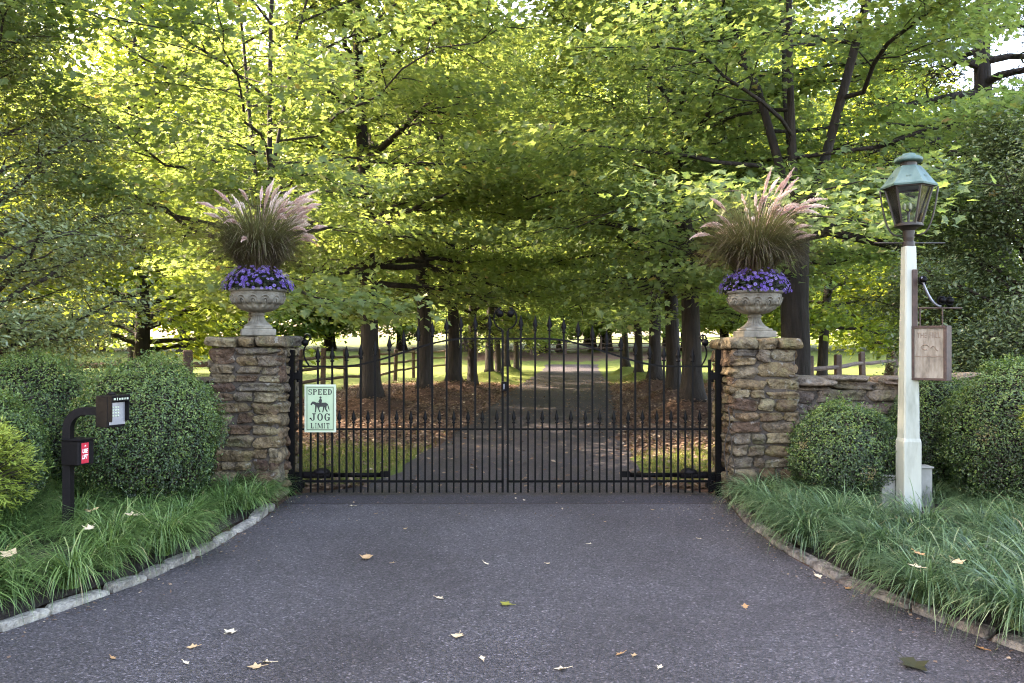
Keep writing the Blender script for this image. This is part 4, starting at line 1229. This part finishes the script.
def fountain_grass(label, x, y, z, seed, lean, nplumes):
    rng = np.random.default_rng(seed)
    t = thing('fountain_grass', label, 'ornamental grass', (x, y, z))
    t.scale = (.95, .95, 1.08)
    n = 3200
    a = rng.uniform(0, 6.28, n); rr = np.sqrt(rng.random(n)) * .12
    base = np.stack([rr * np.cos(a), rr * np.sin(a), np.full(n, .0)], 1)
    az = a + rng.normal(0, .4, n)
    el = rng.uniform(1.15, 1.56, n); L = rng.uniform(.60, 1.08, n); dp = np.where(rng.random(n) < .5, rng.uniform(.5, 1.6, n), rng.uniform(1.4, 2.5, n))
    g = G()
    # per-blade tone: outer drooping ones browner, tall ones greener
    tone = np.clip(.80 - .24 * dp + rng.normal(.08, .15, n), 0, 1)
    blades(g, base, az, L, el, dp, rng.uniform(.005, .009, n), tone, rng)
    m = 420; a = rng.uniform(0, 6.28, m)
    blades(g, np.stack([.12 * np.cos(a), .12 * np.sin(a), np.full(m, .03)], 1), a + rng.normal(0, .3, m), rng.uniform(.45, .75, m), rng.uniform(1.2, 1.5, m), rng.uniform(1.5, 2.4, m), rng.uniform(.005, .008, m), np.clip(rng.normal(.22, .2, m), 0, 1), rng)
    o = g.build('blades', M['fgrass'], t)
    # plumes on arching stems
    for k in range(nplumes):
        top = rng.random() < .72
        if top:
            azp = rng.normal(lean, 1.3); e0 = rng.uniform(1.15, 1.55); Ls = rng.uniform(.66, .95); dr_ = rng.uniform(.5, 2.0)
        else:
            azp = rng.uniform(0, 6.28); e0 = rng.uniform(.95, 1.3); Ls = rng.uniform(.58, .82); dr_ = rng.uniform(1.0, 1.9)
        Lp = rng.uniform(.17, .29); ns = 26
        ss = np.linspace(0, 1, ns); ds = (Ls + Lp) / (ns - 1)
        ang = e0 - dr_ * ss ** 2.2
        hx = np.concatenate([[0], np.cumsum(np.cos(ang[:-1]) * ds)]); hz = np.concatenate([[0], np.cumsum(np.sin(ang[:-1]) * ds)])
        P = np.stack([hx * math.cos(azp), hx * math.sin(azp), hz], 1)
        f0 = Ls / (Ls + Lp)
        pl = G(); pl.tube(P[::3], .0022, 3, False, .35)
        nb = 420; u = rng.random(nb); pos_i = (f0 + (1 - f0) * u) * (ns - 1)
        i0 = np.minimum(pos_i.astype(int), ns - 2); fr = (pos_i - i0)[:, None]
        c = P[i0] * (1 - fr) + P[i0 + 1] * fr
        tg = nrm(P[i0 + 1] - P[i0])
        rad = nrm(np.cross(tg, rng.normal(0, 1, (nb, 3))))
        prof = np.sin(np.clip(u, .02, 1) ** .7 * math.pi * .93 + .15)
        dv = tg * 1.25 + rad * .9
        sz = .038 * np.clip(prof, .35, 1) * rng.uniform(.7, 1.15, nb)
        nv = np.cross(dv, rng.normal(0, 1, (nb, 3)))
        pink = rng.uniform(.25, .85)
        pl.inst([(0, 0, 0), (.10, .5, 0), (0, 1, 0), (-.10, .5, 0)], [[0, 1, 2, 3]], frames(nv, dv, sz), c, np.clip(rng.normal(pink, .16, nb), 0, 1))
        pl.build('plume', M['plume'], t)
    return t
UZL, UZR = 1.645, 1.625
urn('round pedestal urn of pale cast stone on the left pillar', -2.62, 8.25, UZL, .35)
urn('round pedestal urn of mossy cast stone on the right pillar', 2.50, 8.25, UZR, .05)
asters('mound of purple asters spilling from the left urn', -2.62, 8.25, UZL + .475, 91)
asters('mound of purple asters spilling from the right urn', 2.50, 8.25, UZR + .475, 92)
fountain_grass('fountain grass with many pale pink plumes in the left urn', -2.62, 8.27, UZL + .52, 93, .5, 74)
fountain_grass('fountain grass with fewer mauve plumes in the right urn', 2.50, 8.27, UZR + .52, 94, .1, 50)

# ------------------------------------------------------------------ lamp post, hanging sign
def m_glass():
    m, t, b = newmat('old_clear_glass')
    b.inputs["Base Color"].default_value = (.8, .8, .75, 1); b.inputs["Roughness"].default_value = .08
    b.inputs["Specular IOR Level"].default_value = .6
    tr = t.nodes.new("ShaderNodeBsdfTransparent"); tr.inputs[0].default_value = (.96, .97, .95, 1)
    gl = t.nodes.new("ShaderNodeBsdfGlossy"); gl.inputs["Roughness"].default_value = .06
    fr = t.nodes.new("ShaderNodeFresnel"); fr.inputs[0].default_value = 1.5
    dust = t.nodes.new("ShaderNodeBsdfDiffuse"); dust.inputs[0].default_value = (.5, .5, .46, 1)
    f = mathn(t, 'MULTIPLY', ramp(t, [(.4, (0, 0, 0)), (.8, (1, 1, 1))], noise_n(t, 9, 5, .6)), .06)
    m1 = t.nodes.new("ShaderNodeMixShader"); m2 = t.nodes.new("ShaderNodeMixShader")
    t.links.new(fr.outputs[0], m1.inputs[0]); t.links.new(tr.outputs[0], m1.inputs[1]); t.links.new(gl.outputs[0], m1.inputs[2])
    t.links.new(f, m2.inputs[0]); t.links.new(m1.outputs[0], m2.inputs[1]); t.links.new(dust.outputs[0], m2.inputs[2])
    t.links.new(m2.outputs[0], t.nodes["Material Output"].inputs[0])
    return m
M['lampglass'] = m_glass()
LX, LY = 3.48, 7.02
lp = thing('lamp_post', 'tall white square lamp post with a verdigris copper lantern, standing in the right grass bed', 'lamp post', (LX, LY, 0))
lp.scale = (1, 1, .981)
def sq_taper(g, prof, ch=.012):
    V, F = [], []
    for h, z in prof:
        for (a, b) in ((1, -1), (1, 1), (-1, 1), (-1, -1)):
            if (a, b) in ((1, -1), (-1, 1)): V += [(a * (h - ch), b * h, z), (a * h, b * (h - ch), z)]
            else: V += [(a * h, b * (h - ch), z), (a * (h - ch), b * h, z)]
    n = 8
    for i in range(len(prof) - 1):
        for k in range(n):
            k2 = (k + 1) % n
            F.append([i * n + k, i * n + k2, (i + 1) * n + k2, (i + 1) * n + k])
    F.append([(len(prof) - 1) * n + k for k in range(n)])
    g.polys(V, F); return g
sq_taper(G(), [(.078, 0), (.078, .72), (.071, .75)], .006).build('post_base', M['whitepaint'], lp)
sq_taper(G(), [(.0705, .75), (.068, 1.0), (.049, 2.42), (.047, 2.46)], .012).build('post_shaft', M['whitepaint'], lp)
fr = G().lathe([(.052, 2.46), (.052, 2.50), (.040, 2.51), (.046, 2.54), (.050, 2.60), (.075, 2.625), (.118, 2.64), (.118, 2.655), (.10, 2.66)], 24)
HR = -math.radians(26.4)                  # the lantern is turned a little on its post
hexa = [k * math.pi / 3 + HR for k in range(6)]
hv = lambda R, z, a: (R * math.cos(a), R * math.sin(a), z)
for a in hexa:
    fr.tube([hv(.102, 2.65, a), hv(.188, 2.985, a)], [.009, .010], 5)
for R, z, w in ((.103, 2.662, .010), (.188, 2.985, .013)):
    for a in hexa: fr.tube([hv(R, z, a), hv(R, z, a + math.pi / 3)], w, 5)
lan = fr.build('lantern_frame', M['darkbronze'], lp)
for a in hexa:
    b = a + math.pi / 3; p = .985
    V = np.array([hv(.102 * p, 2.665, a), hv(.102 * p, 2.665, b), hv(.187 * p, 2.98, b), hv(.187 * p, 2.98, a)])
    nn = nrm(np.cross(V[1] - V[0], V[3] - V[0])) * .003
    G().convex(np.vstack([V, V + nn]), [[0, 1, 2, 3], [4, 5, 6, 7], [0, 1, 5, 4], [1, 2, 6, 5], [2, 3, 7, 6], [3, 0, 4, 7]]).build('glass_pane', M['lampglass'], lan)
rf = G().lathe([(.188, 2.992), (.226, 2.985), (.230, 3.000), (.208, 3.022), (.153, 3.10), (.105, 3.165), (.094, 3.175), (.075, 3.178)], 6, start=HR).build('lantern_roof', M['copper'], lp)
G().lathe([(.068, 3.176), (.068, 3.222)], 20).build('vent_collar', M['darkbronze'], rf)
G().lathe([(.072, 3.212), (.112, 3.216), (.116, 3.228), (.112, 3.246), (.09, 3.262), (.06, 3.272), (.052, 3.288), (.02, 3.296), (.002, 3.298)], 24).build('vent_cap', M['copper'], rf, True)
vt = G()
for a in (-math.pi / 2, -math.pi / 2 - 1.05, -math.pi / 2 + 1.05):
    a += HR; c = np.array(hv(.162 * .87 + .008, 3.065, a)); vt.box(c, (.042, .02, .03), .006, rotm(.0, 0, a + math.pi / 2))
vt.build('roof_vent', M['copper'], rf)
br = G().tube([(0, 0, 2.66), (0, 0, 2.76)], .012, 8)
for k in range(3):
    a = k * 2.094 + .4; br.tube([(0, 0, 2.76), (.03 * math.cos(a), .03 * math.sin(a), 2.79)], .006, 6)
br = br.build('gas_burner', M['darkbronze'], lan)
mn = G()
for k in range(3):
    a = k * 2.094 + .4; mn.lathe([(.004, 2.79), (.009, 2.805), (.010, 2.825), (.006, 2.845), (.001, 2.85)], 10, (.03 * math.cos(a), .03 * math.sin(a), 0))
mn.build('gas_mantle', M['sign_white'], br, True)
g = G()
for s in (-1, 1):
    u = np.linspace(0, 1, 14)
    R = .050 + .18 * (u ** .55); zz = 2.56 + .42 * u ** 2.0
    g.tube(np.stack([s * R * math.cos(HR), s * R * math.sin(HR), zz], 1), .008, 5)
g.build('scroll_bracket', M['darkbronze'], lp, True)
G().tube([(-.30, -.0, 2.492), (.32, -.0, 2.492)], .0065, 6).build('ladder_bar', M['darkbronze'], lp, True)
G().box((.022, -.066, 1.97), (.045, .014, .56), .003).build('iron_strap', M['rust'], lp)
aw = G(); u = np.linspace(0, 1, 14)
aw.tube(np.stack([.05 + .17 * u ** 1.2, -.12 + 0 * u, 2.18 - .26 * np.sin(u * math.pi / 2)], 1), .011, 6)
aw.build('scroll_arm', M['steelarm'], lp, True)
G().tube([(.03, -.12, 1.905), (.40, -.12, 1.905)], .0075, 6).build('hanging_bar', M['rust'], lp, True)
for x, z in ((.065, 2.15), (.225, 1.972), (.292, 1.966)):
    sb = G()
    a = np.linspace(0, 5.6, 22); rr = .030 + .006 * a / 5.6
    sb.tube(np.stack([x + rr * np.cos(a), np.full(22, -.12) , z + rr * np.sin(a)], 1), .009, 6)
    sb.tube([(x, -.155, z), (x, -.085, z)], .022, 12)
    sb.build('scroll_boss', M['iron'], lp, True)
# hanging sign (a box sign on two short hooks)
hs = thing('hanging_sign', 'worn wooden sign in a dark frame hanging from the lamp post bracket', 'sign', (LX + .135, LY - .12, 1.245), -math.radians(46))
M['sign_wood'] = noisy('worn_sign_wood', [(.25, (.080, .064, .050)), (.5, (.19, .162, .130)), (.8, (.32, .29, .245))], 9, .85, .4, .004, stretch=(3, 1, .8), bscale=40)
M['sign_paint'] = noisy('faded_sign_lettering', [(.3, (.10, .068, .05)), (.7, (.18, .13, .10))], 30, .9, 0)
bwid, bhei, bdep = .265, .47, .13
G().box((0, 0, bhei / 2), (bwid, bdep - .02, bhei), .003).build('board', M['sign_wood'], hs)
g = G(); fw = .022
for z in (fw / 2, bhei - fw / 2): g.box((0, 0, z), (bwid + .012, bdep, fw), .003)
for x in (-bwid / 2 + fw / 2 - .006, bwid / 2 - fw / 2 + .006): g.box((x, 0, bhei / 2), (fw, bdep - .001, bhei - 2 * fw - .001), .003)
g.box((bwid / 2 + .008, 0, bhei / 2), (.006, bdep - .004, bhei - .002), .002)
g.build('frame', M['rust'], hs)
for txt, z, h, w, x in (('THE', .365, .046, .078, -.056), ('HILL', .365, .050, .086, .050)):
    V, F = text_geo(txt, h, w, .0)
    G().polys(np.stack([V[:, 0] + x, np.full(len(V), -.0565), V[:, 1] + z], 1), F).build('lettering', M['sign_paint'], hs)
g2 = G().tube(np.stack([-.03 + .028 * np.cos(np.linspace(0, 5.2, 14)), np.full(14, -.0555), .285 + .022 * np.sin(np.linspace(0, 5.2, 14))], 1), .004, 4)
g3 = G().tube(np.stack([np.linspace(.015, .075, 8), np.full(8, -.0555), .275 + .02 * np.sin(np.linspace(0, 5, 8))], 1), .004, 4)
gm = G().tube(np.stack([np.linspace(-.115, .115, 9), np.full(9, -.0555), .205 + .003 * np.sin(np.arange(9) * 2.1)], 1), .0028, 4).merge(g2).merge(g3)
gm.build('ornament', M['sign_paint'], hs)
for x in (-.09, .09):
    G().tube([(x, 0, bhei), (x, 0, bhei + .085), (x, 0, 1.867 - 1.245)], .006, 6).build('hook', M['rust'], hs)
# two outlet boxes at the post foot
for (x, y, w, d, h, l) in ((3.37, 7.22, .12, .14, .37, 'low pale grey outlet box at the left foot of the lamp post'), (3.715, 7.25, .13, .12, .44, 'taller pale grey outlet box at the right foot of the lamp post')):
    t = thing('outlet_box', l, 'outlet box', (x, y, 0))
    G().box((0, 0, h / 2), (w, d, h), .006).build('box_body', M['greybox'], t)
    G().box((0, -.006, h + .009), (w + .014, d + .026, .018), .005).build('lid', M['greybox'], t)

# ------------------------------------------------------------------ intercom post
ip = thing('intercom_post', 'black gooseneck intercom post with keypad and lock box, standing in the left grass bed', 'intercom', (-3.30, 5.95, 0))
a = np.linspace(0, math.pi / 2, 10)
px = np.concatenate([[0, 0], .13 * (1 - np.cos(a)), [.30]]); pz = np.concatenate([[0, .90], .93 + .13 * np.sin(a), [1.06]])
G().tube(np.stack([px, 0 * px, pz], 1), .041, 4, True, twist=math.pi / 4).build('gooseneck_post', M['blackpaint'], ip)
Rk = rotm(0, 0, -.42)      # keypad faces +x, turned towards the road
def kl(p, o): return (Rk @ np.array(p)) + np.array(o)
ko = np.array([.315, 0, .945])
def kbox(g, c, s, r=.003): g.box(kl(c, ko), s, r, Rk); return g
hz = kbox(G(), (0, 0, .115), (.13, .155, .235), .006).build('keypad_housing', M['blackpaint'], ip)
g = G(); kbox(g, (.085, -.074, .135), (.045, .007, .19)); kbox(g, (.085, .074, .135), (.045, .007, .19)); kbox(g, (.082, 0, .229), (.065, .158, .012)); kbox(g, (.106, 0, .208), (.006, .155, .034), .002)
g.build('hood', M['blackpaint'], hz)
M['steel'] = noisy('brushed_steel', [(.3, (.30, .30, .34)), (.7, (.42, .42, .47))], 9, .35, .1, .001, metal=.7)
kbox(G(), (.068, 0, .098), (.006, .135, .165), .002).build('keypad_plate', M['steel'], hz)
g = G()
for i in range(4):
    for j in range(3): kbox(g, (.073, -.038 + .022 * j, .145 - .021 * i), (.006, .016, .014), .003)
g.build('keypad_button', M['sign_white'], hz)
g = G()
for j, w in enumerate((.016, .006, .012, .016, .010, .016)): kbox(g, (.110, -.055 + .022 * j, .208), (.002, w, .014 if j != 1 else .02), .0005)
g.build('label_strip', M['sign_white'], hz)
G().lathe([(.030, 0), (.030, .008), (.022, .018), (.002, .022)], 16, kl((0.01, 0, .235), ko)).build('antenna_dome', M['blackpaint'], hz, True)
bo = np.array([.075, -.01, .665]); Rb = rotm(0, 0, -.30)
lbx = lambda g, c, s, r=.004: g.box((Rb @ np.array(c)) + bo, s, r, Rb)
lb = lbx(G(), (0, 0, .09), (.16, .15, .18), .006).build('lock_box', M['blackpaint'], ip)
lbx(G(), (.005, 0, .186), (.18, .165, .010), .003).build('lid', M['blackpaint'], lb)
M['red'] = noisy('red_label', [(.3, (.42, .012, .03)), (.7, (.55, .02, .045))], 12, .5, 0)
M['white'] = noisy('white_print', [(.3, (.75, .75, .75)), (.7, (.82, .82, .82))], 12, .6, 0)
rd = lbx(G(), (.0815, -.012, .088), (.003, .066, .150), .001).build('red_label', M['red'], lb)
for txt, z in (('USE', .088), ('LIFT', .045)):
    g = G()
    V, F = text_geo(txt, .032, .048, .0015)
    L = np.stack([np.full(len(V), .0836), V[:, 0] + V[:, 1] * .18 - .016, V[:, 1] + z], 1)
    g.polys(L @ Rb.T + bo, F)
    g.build('lettering', M['white'], rd)
tri = np.array([(.0836, -.020, .137), (.0836, -.004, .137), (.0836, -.012, .150)]); G().polys(tri @ Rb.T + bo, [[0, 1, 2]]).build('triangle_mark', M['white'], rd)

# ------------------------------------------------------------------ vine on the right pillar's inner edge
vr = np.random.default_rng(5)
vt = thing('vine', 'thin bare vine stem climbing the inner edge of the right pillar', 'vine', (2.13, 7.86, 0))
for k in range(3):
    u = np.linspace(0, 1, 16)
    G().tube(np.stack([.02 * k - .02 + .03 * np.sin(u * 9 + k), -.01 - .012 * k + .0 * u, (.95 - .2 * k) * u], 1) + vr.normal(0, .004, (16, 3)), .006, 5).build('vine_stem', M['twig'], vt, True)

# ------------------------------------------------------------------ single fallen leaves
def at(px, py, z=0.0):
    Y = 800 * (1.55 - z) / (py - 345); return (px - 512) * Y / 800, Y
def fallen(px, py, size, tone, label, seed, z=.010, curl=.35, group=None, height=None):
    rng = np.random.default_rng(seed)
    x, y = at(px, py, height or 0)
    T = np.array(MAPLE2); T[:, 1] -= .4
    T[:, 2] = curl * (T[:, 0] ** 2 * 1.6 + (T[:, 1]) ** 2 * .7) + rng.normal(0, .03, len(T))
    g = G().polys(T * size, [list(p) for p in MAPLE2P], tone)
    a = np.array([(0, -.45, .05), (0, -.7, .10), (.03, -.95, .13)]) * size
    g.tube(a, .0015, 4, True, tone)
    o = g.build('fallen_leaf', M['dryleaf'], loc=(x, y, (height or 0) + z), rotz=rng.uniform(0, 6.28))
    o.rotation_euler = (rng.normal(0, .12), rng.normal(0, .12), o.rotation_euler[2])
    return tag(o, label, 'leaf', group)
fallen(914, 668, .15, .03, 'large dark olive curled leaf on the asphalt at the lower right', 1, curl=.38)
fallen(506, 606, .075, .30, 'yellow-green fallen leaf on the asphalt in the middle of the drive', 2)
fallen(366, 560, .10, .66, 'curled pinkish brown leaf on the asphalt left of the gate centre', 3, curl=.8)
fallen(458, 638, .075, .80, 'tan leaf on the asphalt below the yellow-green leaf', 4)
fallen(561, 671, .06, .90, 'pale yellow leaf at the bottom edge of the asphalt, near the middle', 5)
fallen(230, 634, .075, .97, 'whitish star shaped leaf on the asphalt near the left kerb', 6)
fallen(255, 669, .065, .72, 'orange tan leaf at the lower left of the asphalt, left of its neighbour', 7)
fallen(266, 664, .06, .86, 'pale leaf overlapping beside the orange tan one at the lower left', 8)
fallen(980, 650, .06, .55, 'narrow orange leaf on the asphalt by the right kerb', 9)
fallen(848, 590, .05, .58, 'small orange leaf tucked against the right kerb stones', 10)
fallen(818, 578, .06, .90, 'pale curled leaf lying against the right kerb stones', 12)
sm = [(192, 649), (186, 665), (482, 660), (620, 656), (634, 657), (660, 669), (352, 507), (375, 515), (394, 564), (486, 565), (548, 565), (605, 523), (653, 511), (524, 501), (700, 540), (745, 608), (405, 530), (590, 545), (440, 600), (113, 660)]
for k, (px, py) in enumerate(sm):
    fallen(px, py, .035 if k % 3 else .05, [.7, .95, .85, .6][k % 4], 'small scrap of dry leaf on the asphalt drive', 20 + k, group='small leaf scraps on the drive')
bd = [(10, 556, .12, .80, 'big tan leaf caught on the left grass at the edge of the photo'), (92, 512, .11, .72, 'tan leaf caught in the left grass behind the intercom post'),
      (132, 516, .09, .85, 'pale leaf caught in the left grass right of the intercom post'), (88, 530, .09, .9, 'whitish leaf low in the left grass by the intercom post'),
      (920, 556, .07, .6, 'orange leaf in the right grass near the lamp post foot'), (958, 564, .09, .78, 'tan leaf caught in the right grass below the lamp post'),
      (915, 568, .07, .85, 'pale leaf caught in the right grass nearest the kerb')]
for k, (px, py, s, tn, l) in enumerate(bd):
    fallen(px, py, s, tn, l, 60 + k, height=.30)
